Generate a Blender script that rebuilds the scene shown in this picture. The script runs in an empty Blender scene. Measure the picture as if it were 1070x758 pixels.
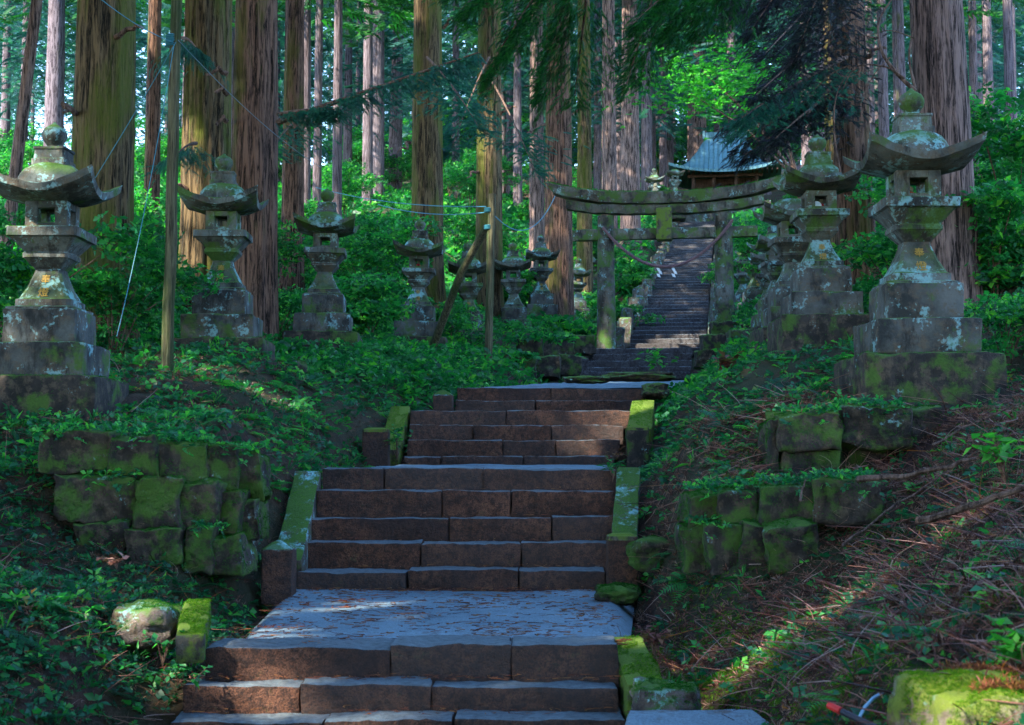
import bpy, bmesh, math, random
import numpy as np
from mathutils import Vector, Matrix, noise
random.seed(7); rng = np.random.default_rng(7)
sc = bpy.context.scene; C = sc.collection
F = 1500.0; TH = math.atan(101 / 1500)
ct, st = math.cos(TH), math.sin(TH)
def P(px, py, D):
    u = (px - 535) / F; v = (379 - py) / F; k = D / (ct - v * st)
    return Vector((u * k, D, (v * ct + st) * k))
R = math.radians

# ------------------------------------------------------------------ materials
class NT:
    def __init__(s, name):
        s.m = bpy.data.materials.new(name); s.m.use_nodes = True
        s.n = s.m.node_tree.nodes; s.l = s.m.node_tree.links; s.n.clear()
        s.out = s.N('ShaderNodeOutputMaterial')
    def N(s, t, **k):
        n = s.n.new(t)
        for a, b in k.items(): setattr(n, a, b)
        return n
    def put(s, sock, v):
        if v is None: return
        if isinstance(v, bpy.types.NodeSocket): s.l.new(v, sock)
        elif isinstance(v, (tuple, list)) and len(v) == 3 and sock.type == 'RGBA': sock.default_value = (*v, 1)
        else: sock.default_value = v
    def coord(s, kind='Object', scale=(1, 1, 1), jitter=True):
        tc = s.N('ShaderNodeTexCoord').outputs[kind]
        mp = s.N('ShaderNodeMapping'); s.l.new(tc, mp.inputs[0]); mp.inputs['Scale'].default_value = scale
        if jitter:
            oi = s.N('ShaderNodeObjectInfo')
            mu = s.N('ShaderNodeMath', operation='MULTIPLY'); s.l.new(oi.outputs['Random'], mu.inputs[0]); mu.inputs[1].default_value = 37.0
            cb = s.N('ShaderNodeCombineXYZ'); s.l.new(mu.outputs[0], cb.inputs[0]); s.l.new(mu.outputs[0], cb.inputs[1]); s.l.new(mu.outputs[0], cb.inputs[2])
            s.l.new(cb.outputs[0], mp.inputs['Location'])
        return mp.outputs[0]
    def noise(s, vec, scale=5, detail=5, rough=.6, dist=0):
        n = s.N('ShaderNodeTexNoise'); s.l.new(vec, n.inputs['Vector'])
        n.inputs['Scale'].default_value = scale; n.inputs['Detail'].default_value = detail
        n.inputs['Roughness'].default_value = rough; n.inputs['Distortion'].default_value = dist
        return n.outputs['Fac']
    def voro(s, vec, scale=5, feature='F1', out='Distance', rnd=1):
        n = s.N('ShaderNodeTexVoronoi', feature=feature); s.l.new(vec, n.inputs['Vector'])
        n.inputs['Scale'].default_value = scale; n.inputs['Randomness'].default_value = rnd
        return n.outputs[out]
    def ramp(s, fac, stops, interp='LINEAR'):
        n = s.N('ShaderNodeValToRGB'); s.l.new(fac, n.inputs[0]); r = n.color_ramp; r.interpolation = interp
        while len(r.elements) < len(stops): r.elements.new(.5)
        for e, (p, c) in zip(r.elements, stops):
            e.position = p; e.color = (*c, 1) if isinstance(c, tuple) else (c, c, c, 1)
        return n.outputs[0]
    def mix(s, fac, a, b, mode='MIX'):
        n = s.N('ShaderNodeMix', data_type='RGBA', blend_type=mode)
        s.put(n.inputs[0], fac); s.put(n.inputs[6], a); s.put(n.inputs[7], b)
        return n.outputs[2]
    def math(s, op, a, b=None, clamp=False):
        n = s.N('ShaderNodeMath', operation=op, use_clamp=clamp); s.put(n.inputs[0], a)
        if b is not None: s.put(n.inputs[1], b)
        return n.outputs[0]
    def up(s, lo=.3, hi=.8):
        g = s.N('ShaderNodeNewGeometry'); x = s.N('ShaderNodeSeparateXYZ'); s.l.new(g.outputs['Normal'], x.inputs[0])
        mr = s.N('ShaderNodeMapRange'); s.l.new(x.outputs[2], mr.inputs[0]); mr.inputs[1].default_value = lo; mr.inputs[2].default_value = hi
        return mr.outputs[0]
    def bsdf(s, col, rough=.8, bump=None, bstr=.5, bdist=.01, spec=.3, metal=0, trans=None):
        b = s.N('ShaderNodeBsdfPrincipled'); s.put(b.inputs['Base Color'], col); s.put(b.inputs['Roughness'], rough)
        b.inputs['Specular IOR Level'].default_value = spec; b.inputs['Metallic'].default_value = metal
        if bump is not None:
            bn = s.N('ShaderNodeBump'); bn.inputs['Strength'].default_value = bstr; bn.inputs['Distance'].default_value = bdist
            s.l.new(bump, bn.inputs['Height']); s.l.new(bn.outputs[0], b.inputs['Normal'])
        sh = b.outputs[0]
        if trans is not None:
            t = s.N('ShaderNodeBsdfTranslucent'); s.put(t.inputs[0], trans)
            mx = s.N('ShaderNodeMixShader'); mx.inputs[0].default_value = .45
            s.l.new(sh, mx.inputs[1]); s.l.new(t.outputs[0], mx.inputs[2]); sh = mx.outputs[0]
        s.l.new(sh, s.out.inputs[0]); return s.m

def stone_mat(name, base, dark, lichen=.5, moss=.5, mosscol=(.035, .10, .012), bs=1.0, brown=(.10, .075, .05)):
    t = NT(name); v = t.coord()
    n1 = t.noise(v, 2.2 * bs, 6, .62); n2 = t.noise(v, 9 * bs, 7, .7); n3 = t.noise(v, 45 * bs, 4, .7)
    c = t.mix(t.ramp(n1, [(.38, 0.), (.62, 1.)]), dark, base)
    c = t.mix(t.ramp(n2, [(.48, 0.), (.58, .75)]), c, brown)
    ns = t.noise(t.coord(scale=(1, 1, .35)), 4 * bs, 6, .75); c = t.mix(t.ramp(ns, [(.50, 0.), (.60, .8)]), c, (.010, .010, .009))
    c = t.mix(t.math('MULTIPLY', n3, .6), c, t.mix(.5, c, (0.01, .01, .01)))
    if lichen > 0:
        n4 = t.math('ADD', t.noise(v, 4.5 * bs, 3, .6), t.math('MULTIPLY', t.math('SUBTRACT', t.noise(v, 28 * bs, 3, .7), .5), .55))
        thr = .715 - .22 * lichen
        lf = t.ramp(t.math('ADD', n4, t.math('MULTIPLY', t.up(.1, .8), .13)), [(thr, 0.), (thr + .09, 1.)])
        c = t.mix(t.math('MULTIPLY', lf, t.math('ADD', t.math('MULTIPLY', t.up(.1, .8), .4), .5)), c, t.mix(n3, (.14, .34, .36), (.34, .68, .72)))
    if moss > 0:
        n5 = t.noise(v, 3.0 * bs, 5, .65); thr = .66 - .25 * moss
        side = t.ramp(n5, [(thr, 0.), (thr + .1, 1.)])
        topm = t.math('MULTIPLY', t.up(.25, .8), t.ramp(n5, [(thr - .2, 0.), (thr - .06, 1.)]))
        mf = t.math('MAXIMUM', t.math('MULTIPLY', side, .85), topm)
        mc = t.mix(n3, (mosscol[0] * .45, mosscol[1] * .45, mosscol[2] * .6), (mosscol[0] * 2, mosscol[1] * 1.6, mosscol[2] * 1.4))
        c = t.mix(mf, c, mc)
    h = t.math('ADD', t.math('MULTIPLY', n2, .7), t.math('MULTIPLY', n3, .4))
    return t.bsdf(c, .88, h, .8, .025)

M = {}
M['lantern'] = stone_mat('lichen_stone', (.14, .16, .15), (.03, .036, .034), .66, .42)
M['lantern_moss'] = stone_mat('mossy_lantern_stone', (.13, .15, .135), (.028, .034, .03), .66, .62)
M['plinth'] = stone_mat('plinth_stone', (.115, .125, .12), (.022, .025, .024), .6, .45)
M['mossblock'] = stone_mat('moss_block_stone', (.038, .032, .028), (.011, .010, .009), .1, .6, bs=1.3)
M['wallstone'] = stone_mat('retaining_stone', (.048, .038, .030), (.012, .009, .008), .12, .7, bs=1.5)
M['torii'] = stone_mat('torii_stone', (.14, .145, .125), (.026, .028, .024), .5, .68)
M['curb'] = stone_mat('curb_stone', (.15, .13, .11), (.06, .05, .045), .62, .5, bs=2)
M['curbmoss'] = stone_mat('mossy_curb_stone', (.10, .10, .08), (.04, .035, .03), .1, 1.0, mosscol=(.07, .14, .012), bs=2)
M['rock'] = stone_mat('rough_rock', (.17, .15, .15), (.06, .045, .04), .35, .35, bs=2)
M['stump'] = stone_mat('mossy_boulder', (.30, .26, .20), (.10, .07, .05), .2, .9, mosscol=(.10, .17, .012), bs=3)

def step_mat(name, a, b, top):
    t = NT(name); v = t.coord()
    n1 = t.noise(v, 3, 6, .65); n2 = t.noise(v, 22, 6, .7); n3 = t.noise(v, 110, 3, .6)
    oi = t.N('ShaderNodeObjectInfo')
    c = t.mix(t.ramp(n1, [(.35, 0.), (.65, 1.)]), a, b)
    c = t.mix(t.ramp(n2, [(.46, 0.), (.60, .8)]), c, (.022, .014, .012))
    c = t.mix(t.ramp(n3, [(.38, .75), (.55, 0.)]), c, (.014, .010, .009))
    st_ = t.noise(v, 1.3, 3, .5); c = t.mix(t.ramp(st_, [(.55, 0.), (.68, .6)]), c, (.02, .016, .018))
    gm = t.noise(v, 6, 5, .8); c = t.mix(t.ramp(gm, [(.62, 0.), (.7, .55)]), c, (.03, .06, .02))
    c = t.mix(t.math('MULTIPLY', oi.outputs['Random'], .4), c, (.06, .056, .056))
    top_light = t.math('MULTIPLY', t.up(.35, .85), t.ramp(n2, [(.3, 1.), (.66, .35)]))
    c = t.mix(top_light, c, top)  # light from above painted in: upward faces paler and bluer than risers
    h = t.math('ADD', n2, t.math('MULTIPLY', n3, .35))
    return t.bsdf(c, .85, h, 1.0, .04, spec=.3)
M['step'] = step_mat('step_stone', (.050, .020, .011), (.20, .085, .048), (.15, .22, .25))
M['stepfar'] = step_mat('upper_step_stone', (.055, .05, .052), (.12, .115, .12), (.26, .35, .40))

def gravel():
    t = NT('fine_gravel'); v = t.coord(jitter=False)
    n1 = t.noise(v, 1.6, 5, .6); vo = t.voro(v, 95); n2 = t.noise(v, 60, 4, .8); n3 = t.noise(v, 7, 5, .7)
    c = t.mix(t.ramp(n1, [(.35, 0.), (.7, 1.)]), (.14, .23, .28), (.26, .38, .44))
    c = t.mix(t.ramp(n2, [(.35, .0), (.65, 1.)]), t.mix(.55, c, (.05, .05, .06)), c)
    c = t.mix(t.ramp(n3, [(.56, 0.), (.66, .8)]), c, (.10, .075, .065))
    h = t.math('ADD', t.math('MULTIPLY', vo, -1.), n2)
    return t.bsdf(c, .9, h, .9, .012)
M['gravel'] = gravel()
def soil():
    t = NT('forest_soil'); v = t.coord(jitter=False)
    n1 = t.noise(v, .55, 6, .65); n2 = t.noise(v, 6, 6, .75); n3 = t.noise(v, 60, 5, .7)
    c = t.mix(t.ramp(n2, [(.4, 0.), (.6, 1.)]), (.014, .008, .006), (.08, .036, .022))
    c = t.mix(t.ramp(n1, [(.42, 0.), (.58, .75)]), c, (.02, .055, .014))
    c = t.mix(t.ramp(n3, [(.45, 0.), (.7, .5)]), c, (.13, .09, .07))
    return t.bsdf(c, .95, t.math('ADD', n2, n3), 1., .06)
M['soil'] = soil()
def bark(name, a, b, moss=.5, mosscol=(.075, .085, .012), fine=1.0):
    t = NT(name); v = t.coord(scale=(7 * fine, 7 * fine, .55)); w = t.coord(scale=(1, 1, .25))
    n1 = t.noise(v, 3.2, 8, .7, .6); n2 = t.noise(w, 2.2, 4, .6); n3 = t.noise(v, 12, 4, .7); n4 = t.noise(w, 60, 3, .7)
    c = t.mix(t.ramp(n1, [(.43, 0.), (.56, 1.)]), a, b)
    c = t.mix(t.ramp(n3, [(.5, 0.), (.72, .5)]), c, tuple(min(1, x * 1.5) for x in b))
    thr = .70 - .25 * moss
    g_ = t.N('ShaderNodeNewGeometry'); sx_ = t.N('ShaderNodeSeparateXYZ'); t.l.new(g_.outputs['Normal'], sx_.inputs[0])
    n2 = t.math('ADD', n2, t.math('MULTIPLY', t.ramp(t.math('ABSOLUTE', t.math('ADD', sx_.outputs[0], -.12)), [(.45, 0.), (.95, 1.)]), .12 * moss))
    c = t.mix(t.math('MULTIPLY', t.ramp(n2, [(thr, 0.), (thr + .12, .9)]), t.ramp(n4, [(.3, .5), (.6, 1.)])), c, mosscol)
    return t.bsdf(c, .92, t.math('ADD', n1, t.math('MULTIPLY', n3, .35)), 1., .05, spec=.15)
M['bark1'] = bark('brown_mossy_bark', (.007, .006, .004), (.135, .095, .05), .85, (.075, .09, .012))
M['bark2'] = bark('red_brown_bark', (.008, .005, .004), (.155, .088, .06), .55, (.075, .075, .014))
M['bark3'] = bark('grey_brown_bark', (.012, .009, .009), (.22, .15, .13), .15)
M['barkfar'] = bark('far_bark', (.035, .026, .03), (.15, .12, .13), .2)
M['twig'] = bark('twig_bark', (.05, .03, .022), (.17, .11, .085), 0.1)

def leaf(name, stops, tr=1.7, rough=.42, spec=.28):
    t = NT(name); at = t.N('ShaderNodeAttribute', attribute_name='rnd')
    oi = t.N('ShaderNodeObjectInfo')
    f = t.math('FRACT', t.math('ADD', at.outputs['Fac'], t.math('MULTIPLY', oi.outputs['Random'], .18)))
    c = t.ramp(f, stops)
    tc = t.mix(1., c, (tr * .65, tr * 1.2, tr * .55), 'MULTIPLY')
    return t.bsdf(c, rough, spec=spec, trans=tc)
M['cover'] = leaf('ground_cover_leaf', [(0, (.006, .045, .026)), (.45, (.010, .10, .044)), (.8, (.035, .24, .05)), (1., (.13, .42, .05))])
M['coverdk'] = leaf('dark_cover_leaf', [(0, (.010, .045, .035)), (.5, (.015, .09, .05)), (.85, (.04, .20, .09)), (.94, (.08, .28, .05)), (1., (.30, .09, .02))])
M['shrub'] = leaf('shrub_leaf', [(0, (.006, .045, .022)), (.5, (.012, .115, .036)), (.84, (.03, .22, .04)), (1., (.13, .38, .03))])
M['needle'] = leaf('cedar_needle', [(0, (.006, .040, .014)), (.6, (.012, .085, .022)), (1., (.03, .14, .02))], 1.3)
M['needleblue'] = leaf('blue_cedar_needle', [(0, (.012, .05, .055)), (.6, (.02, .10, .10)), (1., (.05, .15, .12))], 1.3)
M['needledead'] = leaf('purple_cedar_needle', [(0, (.022, .018, .032)), (.6, (.035, .03, .055)), (1., (.03, .055, .05))], 1.0)
M['maple'] = leaf('bright_maple_leaf', [(0, (.02, .11, .02)), (.6, (.035, .20, .03)), (1., (.08, .30, .03))], 1.8)
M['needlered'] = leaf('rust_cedar_needle', [(0, (.08, .03, .025)), (.6, (.32, .09, .05)), (1., (.48, .20, .06))], .5)
M['mossdark'] = leaf('deep_moss_tuft', [(0, (.008, .05, .008)), (.6, (.015, .12, .014)), (1., (.05, .18, .015))], 1.1, .8, .1)
M['litter'] = leaf('fallen_needle', [(0, (.04, .012, .010)), (.45, (.20, .07, .05)), (.8, (.42, .20, .16)), (.93, (.48, .32, .30)), (1., (.50, .18, .03))], .6)
M['moss'] = leaf('moss_tuft', [(0, (.02, .09, .01)), (.6, (.07, .20, .012)), (1., (.22, .32, .012))], 1.2, .8, .1)
M['fernred'] = leaf('red_brown_fern', [(0, (.12, .03, .035)), (.6, (.20, .06, .05)), (1., (.26, .12, .05))], 1.)

def simple(name, col, rough=.7, metal=0, ns=20, var=.35, bd=.004):
    t = NT(name); v = t.coord(); n = t.noise(v, ns, 5, .65)
    c = t.mix(t.ramp(n, [(.3, 0.), (.7, var)]), col, tuple(x * .35 for x in col))
    return t.bsdf(c, rough, n, .5, bd, metal=metal)
M['pole'] = bark('weathered_pole_wood', (.04, .035, .022), (.15, .14, .08), .9, (.03, .06, .015), fine=2)
M['wood'] = bark('old_shrine_wood', (.02, .012, .01), (.10, .06, .05), 0, fine=2)
t_ = NT('patina_copper'); v_ = t_.coord(); w_n = t_.N('ShaderNodeTexWave'); t_.l.new(v_, w_n.inputs[0]); w_n.inputs['Scale'].default_value = 1.1
n_c = t_.noise(v_, 5, 5, .7); M['copper'] = t_.bsdf(t_.mix(t_.ramp(n_c, [(.3, 0.), (.7, 1.)]), (.06, .15, .19), (.11, .24, .28)), .5, t_.math('POWER', w_n.outputs['Fac'], 6.), 1., .05, metal=.2)
M['rope'] = simple('straw_rope', (.17, .10, .11), .9, 0, 60, .7)
M['paper'] = simple('white_paper', (.75, .78, .8), .8)
M['cord'] = simple('turquoise_cord', (.04, .20, .26), .6)
M['wire'] = simple('grey_wire', (.10, .17, .20), .6)
M['red'] = simple('red_paint', (.5, .025, .02), .5)
M['redcloth'] = simple('red_cloth', (.42, .015, .02), .9)
M['black'] = simple('black_rubber', (.02, .02, .03), .5)
M['bluepipe'] = simple('pale_blue_pipe', (.25, .45, .6), .4)
M['plate'] = simple('white_plate', (.55, .72, .78), .3)
M['gold'] = simple('faded_gold', (.38, .24, .04), .7, 0, 90, .6)
M['figure'] = simple('pale_figure_stone', (.24, .22, .14), .8, 0, 8, .8)

# ------------------------------------------------------------------ object helpers
def tag(o, label=None, cat=None, group=None, kind=None):
    if label: o['label'] = label
    if cat: o['category'] = cat
    if group: o['group'] = group
    if kind: o['kind'] = kind
    return o
def empty(name, loc, rz=0, scale=1):
    o = bpy.data.objects.new(name, None); C.objects.link(o); o.location = loc; o.rotation_euler = (0, 0, rz)
    o.scale = (scale,) * 3; o.empty_display_size = .2; return o
def link(name, me, mat=None, parent=None, loc=(0, 0, 0), smooth=False):
    if mat is not None and not me.materials: me.materials.append(mat)
    if smooth:
        me.polygons.foreach_set('use_smooth', [True] * len(me.polygons))
        if name not in ('trunk', 'ground', 'boulder', 'wall_stone') and len(me.polygons) < 20000: me.set_sharp_from_angle(angle=.7)
    o = bpy.data.objects.new(name, me); C.objects.link(o); o.location = loc
    if parent: o.parent = parent
    return o
def from_np(name, V, Fc, rnd=None):
    """V (n,3); Fc (m,k) faces of constant size"""
    me = bpy.data.meshes.new(name); V = np.asarray(V, np.float32); Fc = np.asarray(Fc, np.int32)
    m, k = Fc.shape
    me.vertices.add(len(V)); me.vertices.foreach_set('co', V.ravel())
    me.loops.add(m * k); me.loops.foreach_set('vertex_index', Fc.ravel())
    me.polygons.add(m); me.polygons.foreach_set('loop_start', np.arange(0, m * k, k, dtype=np.int32))
    me.polygons.foreach_set('loop_total', np.full(m, k, np.int32))
    me.update(calc_edges=True)
    if rnd is not None:
        a = me.attributes.new('rnd', 'FLOAT', 'FACE'); a.data.foreach_set('value', np.asarray(rnd, np.float32))
    return me
def from_bm(name, bm):
    me = bpy.data.meshes.new(name); bmesh.ops.recalc_face_normals(bm, faces=bm.faces); bm.to_mesh(me); bm.free(); return me
def copy_tree(o, parent=None):
    c = o.copy(); C.objects.link(c); c.parent = parent
    for ch in list(o.children): copy_tree(ch, c)
    return c

def nz(p, s=1.0, o=0): return noise.noise(Vector((p[0] * s + o, p[1] * s + o * 1.7, p[2] * s - o)))
def block_bm(w, d, h, seg=.12, rough=.012, bevel=.02, seed=0, lean=0, round_=0):
    """rough stone block centred in x,y, z from 0 to h"""
    bm = bmesh.new(); bmesh.ops.create_cube(bm, size=1)
    for v in bm.verts: v.co = Vector((v.co.x * w, v.co.y * d, (v.co.z + .5) * h))
    bmesh.ops.bevel(bm, geom=list(bm.edges), offset=min(bevel, h * .3), segments=2, affect='EDGES', profile=.6)
    for it in range(4):
        le = [e for e in bm.edges if e.calc_length() > seg * 1.6]
        if not le or len(bm.verts) > 2500: break
        bmesh.ops.subdivide_edges(bm, edges=le, cuts=1, use_grid_fill=True)
    bmesh.ops.triangulate(bm, faces=[f for f in bm.faces if len(f.verts) > 4])
    for v in bm.verts:
        c = v.co.copy()
        if round_:
            q = Vector((c.x / (w / 2), c.y / (d / 2), (c.z / h) * 2 - 1)); l = q.length
            f = 1 - round_ * max(0, l - 1.05) / .68
            c = Vector((c.x * f, c.y * f, h / 2 + (c.z - h / 2) * f))
        n = Vector((nz(c, 4, seed), nz(c, 4, seed + 9), nz(c, 4, seed + 21))) * rough + Vector((nz(c, 14, seed), nz(c, 14, seed + 5), nz(c, 14, seed + 2))) * rough * .5
        v.co = c + n + Vector((0, nz(c, 38, seed), nz(c, 38, seed + 4))) * rough * .35
        v.co.x += lean * v.co.z
    return bm
def block(name, mat, loc, w, d, h, parent=None, rz=0, **k):
    o = link(name, from_bm(name, block_bm(w, d, h, **k)), mat, parent, loc, smooth=True); o.rotation_euler[2] = rz
    return o

def sq_loft(prof, n=1, seed=0, rough=.004, roundc=.0):
    """prof: list of (halfwidth, z); square loft with chamfered corners"""
    bm = bmesh.new(); rings = []
    for hw, z in prof:
        ch = min(.02, hw * .12) + roundc * hw; pts = []
        k = 4
        cs = [(hw, -hw + ch), (hw, hw - ch), (hw - ch, hw), (-hw + ch, hw), (-hw, hw - ch), (-hw, -hw + ch), (-hw + ch, -hw), (hw - ch, -hw)]
        for i in range(8):
            a = cs[i]; b = cs[(i + 1) % 8]; m = k if i % 2 == 0 else 1
            for j in range(m):
                t_ = j / m; x, y = a[0] + (b[0] - a[0]) * t_, a[1] + (b[1] - a[1]) * t_
                q = (x, y, z)
                pts.append(bm.verts.new((x + nz(q, 9, seed) * rough * 2, y + nz(q, 9, seed + 3) * rough * 2, z + nz(q, 9, seed + 7) * rough)))
        rings.append(pts)
    for a, b in zip(rings, rings[1:]):
        for i in range(len(a)): bm.faces.new((a[i], a[(i + 1) % len(a)], b[(i + 1) % len(a)], b[i]))
    bm.faces.new(rings[0][::-1]); bm.faces.new(rings[-1])
    return bm
def lathe(prof, seg=20, seed=0, rough=0, bm=None, fn=None):
    bm = bm or bmesh.new(); rings = []
    for r, z in prof:
        pts = []
        for i in range(seg):
            a = 2 * math.pi * i / seg; rr = r * (fn(a) if fn else 1)
            q = (rr * math.cos(a), rr * math.sin(a), z)
            pts.append(bm.verts.new((q[0] + nz(q, 10, seed) * rough, q[1] + nz(q, 10, seed + 4) * rough, z + nz(q, 10, seed + 8) * rough)))
        rings.append(pts)
    for a, b in zip(rings, rings[1:]):
        for i in range(seg): bm.faces.new((a[i], a[(i + 1) % seg], b[(i + 1) % seg], b[i]))
    bm.faces.new(rings[0][::-1]); bm.faces.new(rings[-1])
    return bm
def box(bm, x0, x1, y0, y1, z0, z1):
    vs = [bm.verts.new(p) for p in ((x0, y0, z0), (x1, y0, z0), (x1, y1, z0), (x0, y1, z0), (x0, y0, z1), (x1, y0, z1), (x1, y1, z1), (x0, y1, z1))]
    for f in ((3, 2, 1, 0), (4, 5, 6, 7), (0, 1, 5, 4), (1, 2, 6, 5), (2, 3, 7, 6), (3, 0, 4, 7)): bm.faces.new([vs[i] for i in f])
def tube_bm(pts, radii, seg=7, bm=None, wob=0):
    bm = bm or bmesh.new(); pts = [Vector(p) for p in pts]; rings = []
    if not hasattr(radii, '__len__'): radii = [radii] * len(pts)
    for i, p in enumerate(pts):
        d = (pts[min(i + 1, len(pts) - 1)] - pts[max(i - 1, 0)]).normalized()
        a = d.orthogonal() if i == 0 else (pa - d * pa.dot(d))
        a.normalize(); pa = a; b = d.cross(a)
        rings.append([bm.verts.new(p + (a * math.cos(2 * math.pi * k / seg) + b * math.sin(2 * math.pi * k / seg)) * radii[i] * (1 + wob * nz(p, 30, k))) for k in range(seg)])
    for a, b in zip(rings, rings[1:]):
        for i in range(seg): bm.faces.new((a[i], a[(i + 1) % seg], b[(i + 1) % seg], b[i]))
    bm.faces.new(rings[0][::-1]); bm.faces.new(rings[-1])
    return bm
def curve_pts(a, b, sag=0, n=12, wig=0, seed=0):
    a, b = Vector(a), Vector(b); o = []
    for i in range(n + 1):
        t = i / n; p = a.lerp(b, t); p.z -= sag * 4 * t * (1 - t)
        if wig: p += Vector((nz((t * 3, seed, 0), 1), nz((t * 3, seed, 5), 1), nz((t * 3, seed, 9), 1))) * wig * min(1, 4 * t * (1 - t) + .1)
        o.append(p)
    return o

# ------------------------------------------------------------------ terrain
CL = [(0, -.52), (7.5, -.52), (11, -.47), (12.2, -.38), (15.8, 0), (18, .42), (24, 1.6), (29, 2.62), (31.6, 3.05), (33.5, 3.45), (36, 3.92), (72, 9.45), (90, 12.5)]
ZS = [(0, -1.72), (6.8, -1.6), (7.2, -1.45), (7.75, -1.01), (10.95, -1.0), (12.2, -.07), (15.4, -.02), (16.7, .56), (18.0, .62), (18.5, .93), (28.6, 1.55), (29.4, 1.7), (31.6, 2.44), (35.6, 2.6), (36.2, 2.9), (72, 11.8), (74, 12.2), (90, 14)]
def lin(tab, y): return np.interp(y, [a for a, _ in tab], [b for _, b in tab])
CP = [tuple(P(*q)) for q in [
 (100, 757, 6.5), (0, 700, 7), (0, 600, 8.5), (0, 520, 9.6), (100, 625, 8.6), (200, 715, 7.4), (60, 575, 9.9), (150, 592, 9.9), (255, 592, 10.1),
 (20, 470, 10.6), (50, 452, 10.35), (130, 455, 10.35), (200, 462, 10.4), (255, 478, 10.6), (730, 516, 10.1), (800, 510, 10.0), (870, 504, 9.9), (60, 455, 10.9), (150, 456, 10.9), (245, 470, 10.95), (50, 428, 12.2), (0, 412, 13), (120, 400, 13.6), (280, 430, 13.6), (360, 452, 13.8), (385, 440, 15.4),
 (233, 374, 16.6), (300, 405, 16.6), (338, 368, 21), (437, 364, 26.6), (400, 398, 19), (430, 402, 18.5), (500, 388, 23), (493, 360, 30), (545, 380, 25), (565, 348, 38), (604, 342, 42),
 (0, 340, 20), (0, 300, 30), (100, 300, 24), (200, 335, 22), (300, 325, 30), (350, 300, 40), (445, 318, 31), (0, 210, 60), (200, 205, 60), (350, 215, 60), (500, 292, 42), (500, 225, 60), (600, 240, 60),
 (700, 640, 9.5), (725, 740, 7.0), (790, 740, 5.8), (1000, 757, 4.4), (1069, 720, 4.6), (900, 700, 6), (1069, 590, 6), (1069, 500, 8), (1069, 425, 10),
 (725, 606, 9.9), (800, 606, 9.5), (870, 590, 9.2), (930, 550, 9.3), (720, 516, 10.5), (850, 505, 10.5), (920, 500, 10.2), (815, 495, 10.7), (925, 488, 10.8), (830, 430, 11.2), (920, 420, 11.2),
 (950, 418, 11.7), (1060, 396, 12.2), (700, 485, 13), (750, 450, 14.5), (700, 425, 17), (775, 405, 17), (855, 364, 16.4), (750, 390, 22), (745, 375, 28), (790, 355, 28), (757, 340, 33.8), (820, 335, 28),
 (855, 364, 15.5), (815, 370, 15.8), (900, 366, 15.5), (950, 420, 11.0), (1045, 420, 11.0), (885, 424, 11.2), (829, 352, 19.7), (233, 375, 15.8), (195, 374, 16), (275, 378, 15.8), (338, 369, 20.3), (437, 364, 26), (60, 430, 11.8), (120, 428, 12.0), (900, 305, 22), (1000, 290, 16), (1069, 310, 18), (1069, 262, 30), (950, 270, 35), (1069, 190, 60), (900, 225, 60), (765, 228, 73), (633, 361, 33), (620, 320, 45),
 (0, 190, 100), (300, 192, 100), (535, 195, 100), (800, 195, 100), (1069, 180, 100), (0, 175, 170), (535, 180, 170), (1069, 170, 170)]]
CP += [(-4, 3, -1.0), (-1, 3, -1.65), (1, 3, -1.5), (4, 3, -.4), (-8, 6, -.4), (7, 6, .6), (-9, 12, .7), (9, 12, 1.7), (0, -12, -3), (-16, -4, 0), (16, -4, 2.5), (-25, 20, 2.5), (25, 20, 5), (-30, 50, 8.5), (40, 50, 12), (-60, 100, 17), (70, 100, 22), (0, -30, -5), (-40, -30, -2), (40, -30, 2)]
CP = np.array(CP)
def U(r2): return np.where(r2 > 1e-9, r2 * np.log(r2 + 1e-12) * .5, 0)
SY = .8
_X = np.c_[CP[:, 0], CP[:, 1] * SY]
_K = U(((_X[:, None] - _X[None]) ** 2).sum(-1)) + np.eye(len(_X)) * .12
_Q = np.c_[np.ones(len(_X)), _X]; n_ = len(_X)
_A = np.zeros((n_ + 3, n_ + 3)); _A[:n_, :n_] = _K; _A[:n_, n_:] = _Q; _A[n_:, :n_] = _Q.T
_W = np.linalg.solve(_A, np.r_[CP[:, 2], 0, 0, 0])
NG = np.random.default_rng(3); _ph = NG.uniform(0, 6.28, (14, 3)); _fr = NG.normal(0, 1, (14, 2))
def ground(x, y, raw=False):
    x = np.atleast_1d(np.asarray(x, float)); y = np.atleast_1d(np.asarray(y, float)); out = np.empty(len(x))
    for i in range(0, len(x), 20000):
        q = np.c_[x[i:i + 20000], y[i:i + 20000] * SY]
        out[i:i + 20000] = U(((q[:, None] - _X[None]) ** 2).sum(-1)) @ _W[:n_] + _W[n_] + q @ _W[n_ + 1:]
    b = np.zeros(len(x))
    for k in range(14): b += np.sin((_fr[k, 0] * x + _fr[k, 1] * y) * (1.2 + .5 * k) + _ph[k, 0]) * .05 / (1 + .35 * k)
    out += b
    d = np.abs(x - lin(CL, y)); w = np.clip((d - 1.25) / .7, 0, 1); w = w * w * (3 - 2 * w)
    corr = np.where(y < 76, 1 - w, 0)
    return out * (1 - corr) + (lin(ZS, y) - .22) * corr
def gz(x, y): return float(ground([x], [y])[0])

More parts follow.
